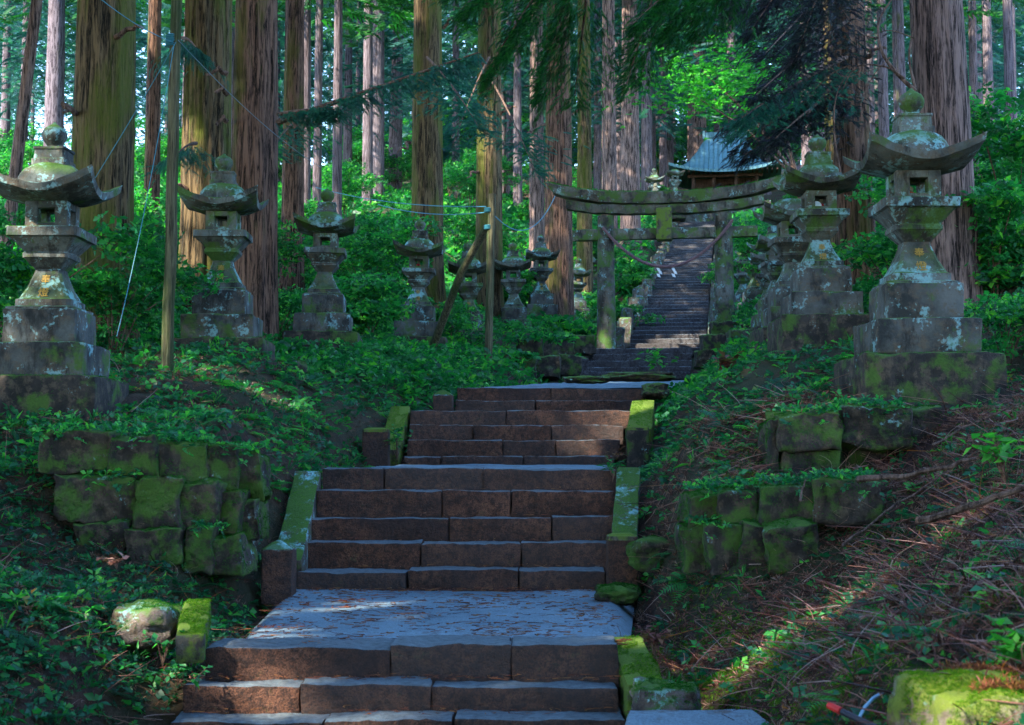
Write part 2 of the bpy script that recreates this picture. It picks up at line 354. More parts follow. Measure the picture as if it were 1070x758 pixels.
xs = np.concatenate([np.linspace(-130, -14, 40), np.arange(-13.8, 14, .16), np.linspace(14.3, 130, 40)])
ys = np.concatenate([np.linspace(-40, 2.5, 20), np.arange(2.7, 24, .16), np.arange(24.2, 50, .5), np.linspace(50.5, 240, 90)])
gx, gy = np.meshgrid(xs, ys); g = ground(gx.ravel(), gy.ravel())
nx, ny = len(xs), len(ys); idx = np.arange(nx * ny).reshape(ny, nx)
Fq = np.stack([idx[:-1, :-1], idx[:-1, 1:], idx[1:, 1:], idx[1:, :-1]], -1).reshape(-1, 4)
tag(link('ground', from_np('ground', np.c_[gx.ravel(), gy.ravel(), g], Fq), M['soil'], smooth=True), 'dark forest floor rising up the hillside either side of the steps', 'ground', kind='structure')

# ------------------------------------------------------------------ stairs
def flight(label, steps, dep, mat, joints, far=False, rot=0):
    """steps: (y, ztop, zbot, xl, xr)"""
    x0 = (steps[0][3] + steps[0][4]) / 2
    t = empty('stone_steps', (x0, steps[0][0], steps[0][2])); o0 = Vector(t.location)
    tag(t, label, 'steps')
    for i, (y, zt, zb, xl, xr) in enumerate(steps):
        if far:
            h = zt - zb + .05
            bm = block_bm(xr - xl, dep, h, seg=.5, rough=.012, bevel=.02, seed=i * 3.3)
            o = link('step', from_bm('step', bm), mat, t, Vector(((xl + xr) / 2, y + dep / 2, zb - .05)) - o0, smooth=False)
            o.rotation_euler[2] = rot
            continue
        se = empty('step', Vector(((xl + xr) / 2, y, zb)) - o0); se.parent = t
        cuts = [0] + list(joints[i % len(joints)]) + [1]
        for a, b in zip(cuts, cuts[1:]):
            w = (xr - xl) * (b - a) - .008; cx = xl + (xr - xl) * (a + b) / 2 - (xl + xr) / 2
            h = zt - zb + .04; jz = random.uniform(-.014, .012)
            bm = block_bm(w, dep, h, seg=.045, rough=.015, bevel=.012, seed=i * 7 + a * 13)
            o = link('step_stone', from_bm('step_stone', bm), mat, se, (cx, dep / 2 + random.uniform(-.022, .02), -.04 + jz), smooth=True)
            o.rotation_euler[2] = rot + random.uniform(-.01, .01)
    return t
def mk(rows):
    """rows: (D, py_top, py_bot, pxl, pxr)"""
    out = []
    for D, pt, pb, l, r in rows:
        out.append((D, P(500, pt, D).z, P(500, pb, D).z, P(l, pt, D).x, P(r, pt, D).x))
    return out
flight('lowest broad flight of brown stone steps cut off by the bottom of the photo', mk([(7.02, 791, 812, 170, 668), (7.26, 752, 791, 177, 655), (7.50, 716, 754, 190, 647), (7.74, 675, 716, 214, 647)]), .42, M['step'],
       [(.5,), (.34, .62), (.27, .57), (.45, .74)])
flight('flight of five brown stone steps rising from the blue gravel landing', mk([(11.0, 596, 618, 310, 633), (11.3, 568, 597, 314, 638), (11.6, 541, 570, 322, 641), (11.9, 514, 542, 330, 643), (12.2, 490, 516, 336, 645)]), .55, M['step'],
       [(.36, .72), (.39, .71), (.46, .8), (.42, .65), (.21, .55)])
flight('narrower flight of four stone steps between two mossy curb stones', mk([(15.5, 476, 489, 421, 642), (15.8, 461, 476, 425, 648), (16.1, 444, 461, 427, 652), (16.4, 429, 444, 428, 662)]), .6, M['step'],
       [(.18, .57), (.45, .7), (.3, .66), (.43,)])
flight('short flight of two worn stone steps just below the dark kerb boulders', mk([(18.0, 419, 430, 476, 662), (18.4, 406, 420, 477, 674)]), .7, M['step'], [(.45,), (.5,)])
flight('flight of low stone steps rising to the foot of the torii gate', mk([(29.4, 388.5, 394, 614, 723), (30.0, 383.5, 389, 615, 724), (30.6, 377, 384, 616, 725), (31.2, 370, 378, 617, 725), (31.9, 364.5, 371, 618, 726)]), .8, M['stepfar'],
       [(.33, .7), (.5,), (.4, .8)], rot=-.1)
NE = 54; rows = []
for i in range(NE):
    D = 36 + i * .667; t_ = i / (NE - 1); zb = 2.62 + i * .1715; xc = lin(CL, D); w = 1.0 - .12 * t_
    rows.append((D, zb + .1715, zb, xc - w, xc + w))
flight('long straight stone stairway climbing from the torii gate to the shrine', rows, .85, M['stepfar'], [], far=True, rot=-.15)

def landing(name, label, y0, y1, z0, z1, hw0, hw1, mat, dx=0):
    nx_, ny_ = 50, max(20, int((y1 - y0) * 14)); V = []
    for j in range(ny_ + 1):
        y = y0 + (y1 - y0) * j / ny_; z = z0 + (z1 - z0) * j / ny_; hw = hw0 + (hw1 - hw0) * j / ny_; xc = float(lin(CL, y)) + dx
        for i in range(nx_ + 1):
            u = 2 * i / nx_ - 1; x = xc + u * hw
            V.append((x, y, z + nz((x, y, 0), 1.5) * .02 + nz((x, y, 0), 9) * .006 - .12 * max(0, abs(u) - .9) / .1))
    I = np.arange((nx_ + 1) * (ny_ + 1)).reshape(ny_ + 1, nx_ + 1)
    Fq = np.stack([I[:-1, :-1], I[:-1, 1:], I[1:, 1:], I[1:, :-1]], -1).reshape(-1, 4)
    return tag(link(name, from_np(name, V, Fq), mat, smooth=True), label, 'path', kind='structure')
landing('gravel_landing', 'bluish gravel landing between the lowest two flights', 8.02, 11.12, P(400, 676, 8.0).z + .004, -.99, 1.12, 1.38, M['gravel'], .03)
landing('gravel_landing', 'gravel landing above the five brown steps', 12.55, 15.6, -.085, -.06, 1.2, 1.2, M['gravel'])
landing('stone_path', 'earth and stone path running up to the torii gate', 18.9, 29.6, .93, 1.62, 1.3, 1.2, M['gravel'])
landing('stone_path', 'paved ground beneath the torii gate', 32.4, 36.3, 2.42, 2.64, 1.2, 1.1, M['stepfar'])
landing('gravel_apron', 'patch of pale blue gravel at the right foot of the lowest steps', 5.6, 7.0, P(700, 742, 7.0).z - .06, P(700, 742, 7.0).z, .55, .33, M['gravel'], 1.38)

def curb(name, label, cat, A, B, w, h, mat, group=None, seed=1, **k):
    """sloping long stone from A to B (top centre points)"""
    A, B = Vector(A), Vector(B); L = (B - A).length; d = (B - A).normalized()
    o = link(name, from_bm(name, block_bm(L, w, h, seed=seed, **k)), mat, None, (A + B) / 2 - Vector((0, 0, h)) * .98, smooth=True)
    o.rotation_mode = 'QUATERNION'; q = Vector((0, 0, 1)); s = d.cross(q).normalized() * -1; u_ = d.cross(s)
    if u_.z < 0: u_, s = -u_, -s
    o.rotation_quaternion = Matrix((d, s, u_)).transposed().to_quaternion()
    o.location = (A + B) / 2 - u_ * h
    if label: tag(o, label, cat, group)
    return o
gc = 'stone curbs edging the steps'
curb('curb_stone', 'long sloping lichened curb left of the five brown steps', 'curb', P(300, 585, 10.95), P(322, 492, 12.2), .22, .3, M['curb'], gc, 2)
curb('curb_stone', 'long sloping grey curb right of the five brown steps', 'curb', P(652, 560, 11.2), P(657, 488, 12.3), .2, .3, M['curb'], gc, 3)
curb('curb_stone', 'bright mossy sloping curb left of the four-step flight', 'curb', P(405, 470, 15.5), P(419, 424, 16.7), .22, .3, M['curbmoss'], gc, 4)
curb('curb_stone', 'bright mossy sloping curb right of the four-step flight', 'curb', P(668, 448, 15.6), P(672, 418, 16.6), .26, .3, M['curbmoss'], gc, 5)
curb('curb_stone', 'moss covered sloping curb right of the gravel landing front', 'curb', P(676, 716, 7.4), P(653, 664, 8.3), .2, .2, M['curbmoss'], gc, 6)
curb('curb_stone', 'short moss topped block at the left front corner of the gravel landing', 'curb', P(198, 664, 7.55), P(207, 624, 8.3), .16, .17, M['curbmoss'], gc, 7, round_=.1)
def post(label, px, pyt, pyb, D, w, mat, cap=True, seed=0):
    a = P(px, pyb, D); z1 = P(px, pyt, D).z; h = z1 - a.z + .12
    bm = block_bm(w, w, h - (.07 if cap else 0), seg=.05, rough=.008, bevel=.015, seed=seed)
    t = empty('newel_stone', (a.x, a.y, a.z - .12)); tag(t, label, 'stone post', 'squat square stones ending the curbs')
    link('stone_body', from_bm('stone_body', bm), mat, t, (0, 0, 0), True)
    if cap: link('stone_cap', from_bm('stone_cap', sq_loft([(w * .5, 0), (w * .49, .012), (w * .28, .05), (w * .05, .075)], seed=seed)), M['curb'] if mat != M['curbmoss'] else mat, t, (0, 0, h - .085))
    else: link('stone_cap', from_bm('stone_cap', sq_loft([(w * .52, 0), (w * .5, .03), (w * .3, .05)], seed=seed)), M['curbmoss'], t, (0, 0, h - .03))
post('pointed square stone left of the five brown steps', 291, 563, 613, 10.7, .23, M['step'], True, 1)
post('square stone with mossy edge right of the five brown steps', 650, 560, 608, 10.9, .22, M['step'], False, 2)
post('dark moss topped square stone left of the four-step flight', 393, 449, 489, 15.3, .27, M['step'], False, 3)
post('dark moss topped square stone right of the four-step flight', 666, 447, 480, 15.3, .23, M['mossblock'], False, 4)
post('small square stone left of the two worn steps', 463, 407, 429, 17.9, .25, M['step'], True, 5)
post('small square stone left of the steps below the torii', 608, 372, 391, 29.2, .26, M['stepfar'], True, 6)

def rock(name, label, loc, w, d, h, mat, seed=0, rz=0, group=None, rough=.05):
    bm = bmesh.new(); bmesh.ops.create_icosphere(bm, subdivisions=4, radius=1)
    for v in bm.verts:
        c = v.co.copy(); m = max(abs(c.x), abs(c.y), abs(c.z)); c = c.lerp(c / m, .45)
        n = 1 + .28 * nz(c, 1.3, seed) + .10 * nz(c, 4, seed)
        v.co = Vector((c.x * w / 2, c.y * d / 2, c.z * h / 2)) * n + Vector((nz(c, 9, seed), nz(c, 9, seed + 1), nz(c, 9, seed + 2))) * rough * .3
    o = link(name, from_bm(name, bm), mat, None, loc, True); o.rotation_euler[2] = rz
    return tag(o, label, 'rock', group)
for i, (px, py, D, w, h, lab) in enumerate([(614, 397, 18.9, .62, .09, 'flat dark boulder left of centre above the two worn steps'), (668, 394, 19.0, .95, .12, 'long dark boulder right of centre above the two worn steps'), (684, 409, 18.3, .34, .2, 'round dark boulder at the right end of the two worn steps')]):
    rock('kerb_boulder', lab, P(px, py, D), w, .45, h, M['mossblock'], i * 5 + 2)
rock('boulder', 'brown and grey boulder at the right end of the lowest steps', P(695, 735, 7.2), .33, .34, .22, M['rock'], 4)
rock('boulder', 'small mossy rock under the right curb of the gravel landing', P(645, 621, 10.3), .3, .3, .14, M['mossblock'], 9)
rock('boulder', 'mossy boulder beside the square stone right of the five brown steps', P(685, 580, 10.8), .42, .4, .26, M['mossblock'], 14)
rock('boulder', 'lichened boulder half buried left of the gravel landing', P(155, 655, 8.2), .4, .35, .26, M['rock'], 19)
rock('boulder', 'round dark boulder among ground cover left of the four-step flight', P(305, 392, 17), .36, .36, .34, M['mossblock'], 24)
o = link('boulder', from_bm('boulder', block_bm(.72, .5, .6, seg=.03, rough=.05, bevel=.035, seed=35, round_=.0)), M['stump'], None, P(1072, 722, 4.55) - Vector((0, 0, .6)) + Vector((.03, .2, 0)), True)
o.rotation_euler = (.02, .05, .22); tag(o, 'big sunlit mossy boulder cut off by the bottom right corner', 'rock')

def stone_wall(label, rows_, mat, dep=.5, rz=0, cat='stone wall'):
    allp = [P((a + b) / 2, y1, D) for (a, b, y0, y1, D) in rows_]
    base = Vector((sum(p.x for p in allp) / len(allp), allp[0].y, min(p.z for p in allp)))
    t = empty('retaining_wall', base); tag(t, label, cat)
    for i, (a, b, y0, y1, D) in enumerate(rows_):
        p0, p1 = P(a, y1, D), P(b, y0, D); w = abs(p1.x - p0.x) * 1.0; h = (p1.z - p0.z) * 1.0
        dd = dep * random.uniform(.85, 1.1)
        bm = block_bm(w, dd, h, seg=.04, rough=.048, bevel=.018, seed=i * 5.1 + a, round_=.0)
        o = link('wall_stone', from_bm('wall_stone', bm), mat, t, Vector(((p0.x + p1.x) / 2, D + dd / 2, p0.z)) - base, True)
        o.rotation_euler = (random.uniform(-.03, .03), random.uniform(-.03, .03), rz + random.uniform(-.05, .05))
    return t
stone_wall('low retaining wall of rough mossy stones below the leftmost big lantern', [
    (38, 119, 452, 495, 10.05), (116, 164, 458, 500, 10.0), (163, 214, 462, 505, 10.05), (212, 245, 466, 512, 10.1), (243, 274, 478, 525, 10.3),
    (56, 141, 495, 545, 9.95), (140, 190, 500, 552, 9.9), (188, 228, 505, 556, 9.95), (226, 250, 512, 560, 10.05), (249, 268, 525, 565, 10.2),
    (75, 130, 545, 590, 9.85), (130, 188, 552, 592, 9.8), (190, 222, 554, 600, 9.85), (221, 255, 560, 600, 9.95)], M['wallstone'])
stone_wall('low retaining wall of bright mossy stones on the right bank', [
    (718, 757, 515, 552, 9.75), (752, 794, 512, 550, 9.6), (790, 857, 508, 548, 9.5), (852, 922, 500, 545, 9.4),
    (717, 744, 550, 600, 9.7), (742, 778, 549, 603, 9.55), (775, 808, 550, 603, 9.45), (800, 856, 547, 600, 9.3)], M['wallstone'])
stone_wall('dark stacked stone blocks on the right bank below the moss covered plinth', [
    (805, 815, 440, 500, 10.35), (816, 880, 432, 470, 10.3), (880, 955, 424, 468, 10.5), (818, 878, 470, 502, 10.35), (858, 950, 468, 500, 10.7), (950, 985, 426, 470, 10.75)], M['mossblock'], .45, cat='stone blocks')
stone_wall('rubble stone bank in front of the lanterns left of the torii', [
    (470, 500, 372, 392, 25), (500, 530, 370, 390, 25.4), (528, 560, 372, 395, 26), (556, 585, 372, 395, 26.5), (540, 568, 355, 374, 29), (568, 600, 352, 372, 30), (598, 622, 350, 370, 31), (583, 606, 372, 392, 28)], M['mossblock'], .6, cat='stone bank')
stone_wall('rubble stone bank under the right pillar of the torii', [
    (735, 765, 350, 372, 28), (764, 800, 345, 368, 27), (745, 775, 336, 352, 30.5), (775, 806, 338, 350, 29), (728, 748, 366, 384, 26)], M['mossblock'], .6, cat='stone bank')

# side curbs of the long stairway
for s, lab in ((-1, 'line of small mossy curb stones left of the long stairway'), (1, 'line of small mossy curb stones right of the long stairway')):
    t = empty('stair_curb', (lin(CL, 36) + s * 1.2, 36, 2.6)); tag(t, lab, 'curb', gc); o0 = Vector(t.location)
    for i in range(34):
        D = 36 + i * 1.05; p = Vector((lin(CL, D) + s * (1.22 - .1 * i / 34) + random.uniform(-.05, .05), D, lin(ZS, D) - .25))
        bm = block_bm(.3, .85, random.uniform(.5, .75), seg=.2, rough=.05, bevel=.05, seed=i + s)
        link('curb_block', from_bm('curb_block', bm), M['curb'], t, p - o0, True)

# ------------------------------------------------------------------ lanterns
def roof_bm(hw=.42, seed=0, lift=.15):
    bm = bmesh.new(); n = 17; g = {}
    for top in (0, 1):
        for i in range(n):
            for j in range(n):
                a, b = 2 * i / (n - 1) - 1, 2 * j / (n - 1) - 1; r = max(abs(a), abs(b)); ab = abs(a * b)
                L_ = lift * (ab ** 1.8) * (.4 + .6 * r)
                x, y = hw * a * (1 + .10 * ab ** 2), hw * b * (1 + .10 * ab ** 2)
                if top: z = 1.035 + (1 - r) ** 1.5 * .15 + L_
                else: z = .925 + .045 * max(0, (r - .5) / .5) + L_ * .95; x *= .97; y *= .97
                q = (x, y, z); e = .006
                g[top, i, j] = bm.verts.new((x + nz(q, 9, seed) * e, y + nz(q, 9, seed + 3) * e, z + nz(q, 7, seed + 5) * e * 1.6))
    for i in range(n - 1):
        for j in range(n - 1):
            bm.faces.new((g[1, i, j], g[1, i + 1, j], g[1, i + 1, j + 1], g[1, i, j + 1]))
            bm.faces.new((g[0, i, j], g[0, i, j + 1], g[0, i + 1, j + 1], g[0, i + 1, j]))
    for k in range(n - 1):
        for (p, q) in (((k, 0), (k + 1, 0)), ((n - 1, k), (n - 1, k + 1)), ((k + 1, n - 1), (k, n - 1)), ((0, k + 1), (0, k))):
            bm.faces.new((g[0, *p], g[0, *q], g[1, *q], g[1, *p]))
    # dome
    prof = [(.29, 1.06), (.285, 1.12), (.265, 1.17), (.225, 1.22), (.17, 1.255), (.13, 1.262)]
    lathe(prof, 24, seed, .012, bm, lambda a: 1 + .09 * abs(math.sin(2 * a)) ** 2)
    return bm
def make_lantern(seed, m, mr, mp, finial=True, text=True):
    t = empty('stone_lantern', (0, 0, 0))
    link('lower_plinth', from_bm('lower_plinth', block_bm(1.12, 1.12, .75, seg=.08, rough=.022, bevel=.03, seed=seed + 1)), M['mossblock'], t, (0, 0, -1.35), True)
    link('upper_plinth', from_bm('upper_plinth', block_bm(.83, .83, .29, seg=.07, rough=.018, bevel=.022, seed=seed + 2)), mp, t, (0, 0, -.602), True)
    link('base_block', from_bm('base_block', block_bm(.62, .62, .295, seg=.06, rough=.010, bevel=.02, seed=seed + 3)), mp, t, (0, 0, -.314), True)
    link('shaft', from_bm('shaft', sq_loft([(.295, -.02), (.295, .0), (.24, .012), (.24, .07), (.215, .082), (.195, .12), (.165, .18), (.135, .25), (.115, .31), (.108, .345)], seed=seed, roundc=.05)), m, t)
    link('platform', from_bm('platform', sq_loft([(.11, .345), (.185, .43), (.195, .435), (.195, .475), (.185, .48), (.185, .49), (.275, .60), (.305, .61), (.305, .685), (.29, .69)], seed=seed + 5)), m, t)
    bm = bmesh.new(); a, b = .18, .075
    for sx in (-1, 1):
        for sy in (-1, 1): box(bm, *sorted((sx * a, sx * b)), *sorted((sy * a, sy * b)), .691, .93)
    for k, (z0, z1) in enumerate(((.692, .74), (.865, .929))):
        e = .004
        box(bm, -b - .001, b + .001, -a + e, -b - e, z0, z1); box(bm, -b - .001, b + .001, b + e, a - e, z0, z1)
        box(bm, -a + e, -b - e, -b - .001, b + .001, z0, z1); box(bm, b + e, a - e, -b - .001, b + .001, z0, z1)
    bmesh.ops.bevel(bm, geom=list(bm.edges), offset=.004, segments=1, affect='EDGES')
    link('firebox', from_bm('firebox', bm), m, t)
    link('roof', from_bm('roof', roof_bm(.43, seed)), mr, t, smooth=True)
    if finial:
        f = link('finial_block', from_bm('finial_block', sq_loft([(.15, 1.24), (.15, 1.30), (.135, 1.305), (.13, 1.385), (.14, 1.39), (.14, 1.41), (.07, 1.415)], seed=seed + 8)), m, t)
        link('finial', from_bm('finial', lathe([(.07, 1.41), (.062, 1.44), (.075, 1.462), (.098, 1.49), (.108, 1.53), (.104, 1.56), (.085, 1.59), (.05, 1.612), (.022, 1.63), (.008, 1.65)], 20, seed, .006)), mr, t, smooth=True)
    if text:
        for ch, z, s_ in (('\u5949', .235, .085), ('\u71c8', .115, .095)):
            cu = bpy.data.curves.new('inscription', 'FONT'); cu.body = ch; cu.size = s_; cu.extrude = .003; cu.align_x = 'CENTER'; cu.align_y = 'CENTER'
            cu.materials.append(M['gold'])
            tmp = bpy.data.objects.new('tmp', cu); C.objects.link(tmp); bpy.context.view_layer.update()
            me = bpy.data.meshes.new_from_object(tmp.evaluated_get(bpy.context.evaluated_depsgraph_get())); bpy.data.objects.remove(tmp)
            o = link('inscription', me, M['gold'], t)
            yy = -(.148 if z > .2 else .205); o.location = (0, yy, z + .01); o.rotation_euler = (R(66 if z < .2 else 72), 0, 0)
    return t
protos = [make_lantern(11, M['lantern'], M['lantern'], M['plinth']), make_lantern(23, M['lantern_moss'], M['lantern_moss'], M['plinth']), make_lantern(37, M['lantern'], M['lantern_moss'], M['plinth'], True, False), make_lantern(51, M['lantern'], M['lantern'], M['plinth'], False, False)]
used = set()
def lantern(k, px, py, D, s, label, rz=0, group='stone lanterns lining the stairway'):
    t = protos[k] if k not in used else copy_tree(protos[k])
    used.add(k); t.location = P(px, py, D); t.scale = (s,) * 3; t.rotation_euler[2] = rz
    if D > 12.6: t.rotation_euler[0] = .022 * math.sin(px * 1.7); t.rotation_euler[1] = .022 * math.cos(px * 2.3)
    tag(t, label, 'stone lantern', group); return t
lantern(0, 53, 324, 12.4, 1.0, 'large stone lantern at the far left edge with round grey finial')
lantern(1, 233, 304, 16.6, .98, 'moss topped stone lantern in front of the twin mossy trunks', .03)
lantern(2, 339, 309, 21.2, .98, 'third stone lantern from the left with pale blue lichen spots', .05)
lantern(0, 437, 320, 26.8, 1.0, 'stone lantern directly in front of the red brown trunk', .0)
lantern(1, 490, 330, 30.5, .97, 'stone lantern half hidden behind the upright wooden pole', .06)
lantern(2, 537, 322, 34.5, .98, 'stone lantern just right of the upright wooden pole', .0)
lantern(0, 565, 308, 38, .98, 'stone lantern in front of the dark red trunk left of the torii', .1)
lantern(2, 604, 315, 43, .8, 'small dark stone lantern left of the torii left pillar', .0)
lantern(1, 616, 300, 48, .8, 'distant yellowish stone lantern peeping beside the torii left pillar', .2)
r1 = lantern(0, 956, 298, 11.8, 1.0, 'tall stone lantern on broad mossy plinth, nearest on the right')
r2 = lantern(1, 857, 282, 16.4, .96, 'moss roofed stone lantern in front of the brown trunk on the right', -.02)
lantern(3, 829, 300, 20.5, 1.0, 'stone lantern without finial under a pale domed roof')
lantern(2, 812, 312, 25, .9, 'stone lantern wedged behind the domed one in the right row', .1)
lantern(0, 803, 318, 31, .92, 'stone lantern in middle of the right row beyond the domed one', -.1)
lantern(1, 790, 304, 36, .93, 'stone lantern next right of the torii right pillar', .1)
lantern(2, 777, 308, 40, .85, 'farthest stone lantern of the right row beside the torii pillar', 0)
lantern(3, 705, 203, 69, .95, 'tiny distant stone lantern below the left eave of the shrine', 0, 'small lanterns by the shrine')
lantern(2, 684, 210, 67, .95, 'tiny distant stone lantern with blue mossy roof left of the shrine', 0, 'small lanterns by the shrine')
# copies of each lantern get different plinth sink so they sit in the bank
def figure(label, loc, s=1.0):
    t = empty('stone_figure', loc, 0, s); tag(t, label, 'figurine')
    link('figure_body', from_bm('figure_body', lathe([(.028, 0), (.03, .02), (.024, .07), (.014, .085), (.021, .10), (.022, .118), (.012, .13)], 12)), M['figure'], t, smooth=True)
    link('bib', from_bm('bib', lathe([(.036, .03), (.036, .05), (.022, .084)], 12)), M['redcloth'], t)
figure('tiny stone figure in red bib inside the nearest right lantern', P(956, 298, 11.8) + Vector((-.02, 0, .692)), 1.0)
figure('tiny stone figure in red bib inside the moss roofed right lantern', P(857, 282, 16.4) + Vector((.02, -.02, .665)), 1.15)
figure('tiny red bibbed figure inside the lantern by the red brown trunk', P(437, 320, 26.8) + Vector((.0, 0, .692)), 1.2)
o = link('offering_plate', from_bm('offering_plate', lathe([(.05, 0), (.055, .004), (.055, .01), (.03, .012)], 20)), M['plate'], None, P(857, 282, 16.4) + Vector((-.05, -.09, .725)))
o.rotation_euler = (R(80), 0, 0); tag(o, 'round pale blue plate propped inside the moss roofed right lantern', 'plate')
# statue beyond the torii
t = empty('stone_statue', P(685, 206, 60), 0, .62); tag(t, 'small pale seated stone statue seen just above the torii beam', 'statue')
link('statue_body', from_bm('statue_body', lathe([(.34, -1.1), (.34, -.15), (.42, -.14), (.42, 0), (.34, .02), (.36, .15), (.24, .3), (.22, .5), (.12, .62), (.09, .66)], 16, 3, .02)), M['figure'], t, smooth=True)
link('statue_head', from_bm('statue_head', lathe([(.08, .64), (.14, .70), (.15, .80), (.12, .89), (.04, .94)], 14, 3, .01)), M['figure'], t, smooth=True)
o = block('standing_stone', M['rock'], P(657, 225, 58), .62, .35, 1.55, seed=5, rough=.03, bevel=.06); tag(o, 'upright standing stone left of the long stairway above the torii beam', 'standing stone')

# ------------------------------------------------------------------ torii
def torii():
    D0 = 33.3; c = P(695, 349, D0); t = empty('torii_gate', (c.x, c.y, c.z), -.16)
    tag(t, 'weathered mossy stone torii gate standing over the stairway', 'torii gate')
    W = 1.37; zt = P(695, 224, D0).z - c.z
    for s, dz in ((-1, -.32), (1, .18)):
        h = zt - dz
        prof = [(.225, dz - .3), (.225, dz), (.215, dz + h * .3), (.205, dz + h * .6), (.19, zt - .01)]
        link('pillar', from_bm('pillar', lathe(prof, 20, 4 + s, .02)), M['torii'], t, (s * W, 0, 0), True)
    def beam(name, hw, z0, th, dp, up_, n=28, trap=.0):
        bm = bmesh.new(); rr = []
        for i in range(n + 1):
            u = 2 * i / n - 1; z = z0 + up_ * abs(u) ** 2.7; xb = hw * u; xt = hw * u * (1 + trap)
            e = nz((u * 6, z0, 1), 1) * .012
            rr.append([bm.verts.new(p) for p in ((xb, -dp * .42, z + e), (xb, dp * .42, z + e), (xt, dp / 2, z + th * .82 + e), (xt, 0, z + th + e), (xt, -dp / 2, z + th * .82 + e))])
        for a, b in zip(rr, rr[1:]):
            for k in range(5): bm.faces.new((a[k], a[(k + 1) % 5], b[(k + 1) % 5], b[k]))
        bm.faces.new(rr[0]); bm.faces.new(rr[-1][::-1])
        for it in range(1): bmesh.ops.subdivide_edges(bm, edges=list(bm.edges), cuts=1, use_grid_fill=True)
        for v in bm.verts: v.co += Vector((0, nz(v.co, 5, 2), nz(v.co, 5, 7))) * .02
        link(name, from_bm(name, bm), M['torii'], t, smooth=False)
    beam('lower_lintel', 2.30, zt, .24, .38, .17)
    beam('top_lintel', 2.60, zt + .23, .32, .56, .31, trap=.07)
    bm = bmesh.new(); z = P(695, 250, D0).z - c.z
    link('tie_beam', from_bm('tie_beam', block_bm(4.3, .2, .25, seg=.2, rough=.02, bevel=.02, seed=3)), M['torii'], t, (0, 0, z), True)
    link('centre_strut', from_bm('centre_strut', block_bm(.36, .44, zt - z + .16, seg=.1, rough=.01, bevel=.03, seed=8)), M['curbmoss'], t, (0, -.04, z - .04), True)
    return t, c, zt
tg, tc_, zt_ = torii()
mw = tg.matrix_basis = Matrix.Translation(tc_) @ Matrix.Rotation(-.16, 4, 'Z')
def rope_bm(pts, r, turns):
    bm = bmesh.new(); n = len(pts) * 3
    P2 = [Vector(p) for p in pts]
    def at(t):
        f = t * (len(P2) - 1); i = min(int(f), len(P2) - 2); return P2[i].lerp(P2[i + 1], f - i)
    for k in range(3):
        q = []
        for i in range(n + 1):
            t = i / n; p = at(t); a = turns * 2 * math.pi * t + k * 2.094
            q.append(p + Vector((0, math.cos(a), math.sin(a))) * r * .6)
        tube_bm(q, r * .7, 6, bm)
    return bm
a = mw @ Vector((-1.42, -.2, zt_ - .32)); b = mw @ Vector((1.58, -.22, zt_ - .22))
t = empty('sacred_rope', a); tag(t, 'twisted brown straw rope sagging between the torii pillars with paper streamers', 'rope')
pts = curve_pts(a, b, 1.0, 26)
link('rope_strand', from_bm('rope_strand', rope_bm([p - a for p in pts], .036, 22)), M['rope'], t, smooth=True)
def shide(p, s=1.0):
    bm = bmesh.new(); x = 0
    for k in range(3):
        w = .07; vs = [bm.verts.new(q) for q in ((x, 0, -k * .07), (x + w, 0, -k * .07 - .01), (x + w + .03, .004, -(k + 1) * .07 - .02), (x + .03, .004, -(k + 1) * .07))]
        bm.faces.new(vs); x += (-1) ** k * .04
    r = bmesh.ops.extrude_face_region(bm, geom=list(bm.faces)); bmesh.ops.translate(bm, vec=(0, .003, 0), verts=[v for v in r['geom'] if isinstance(v, bmesh.types.BMVert)])
    link('paper_streamer', from_bm('paper_streamer', bm), M['paper'], t, p - a - Vector((.03, .01, .03)))
shide(pts[11]); shide(pts[14])

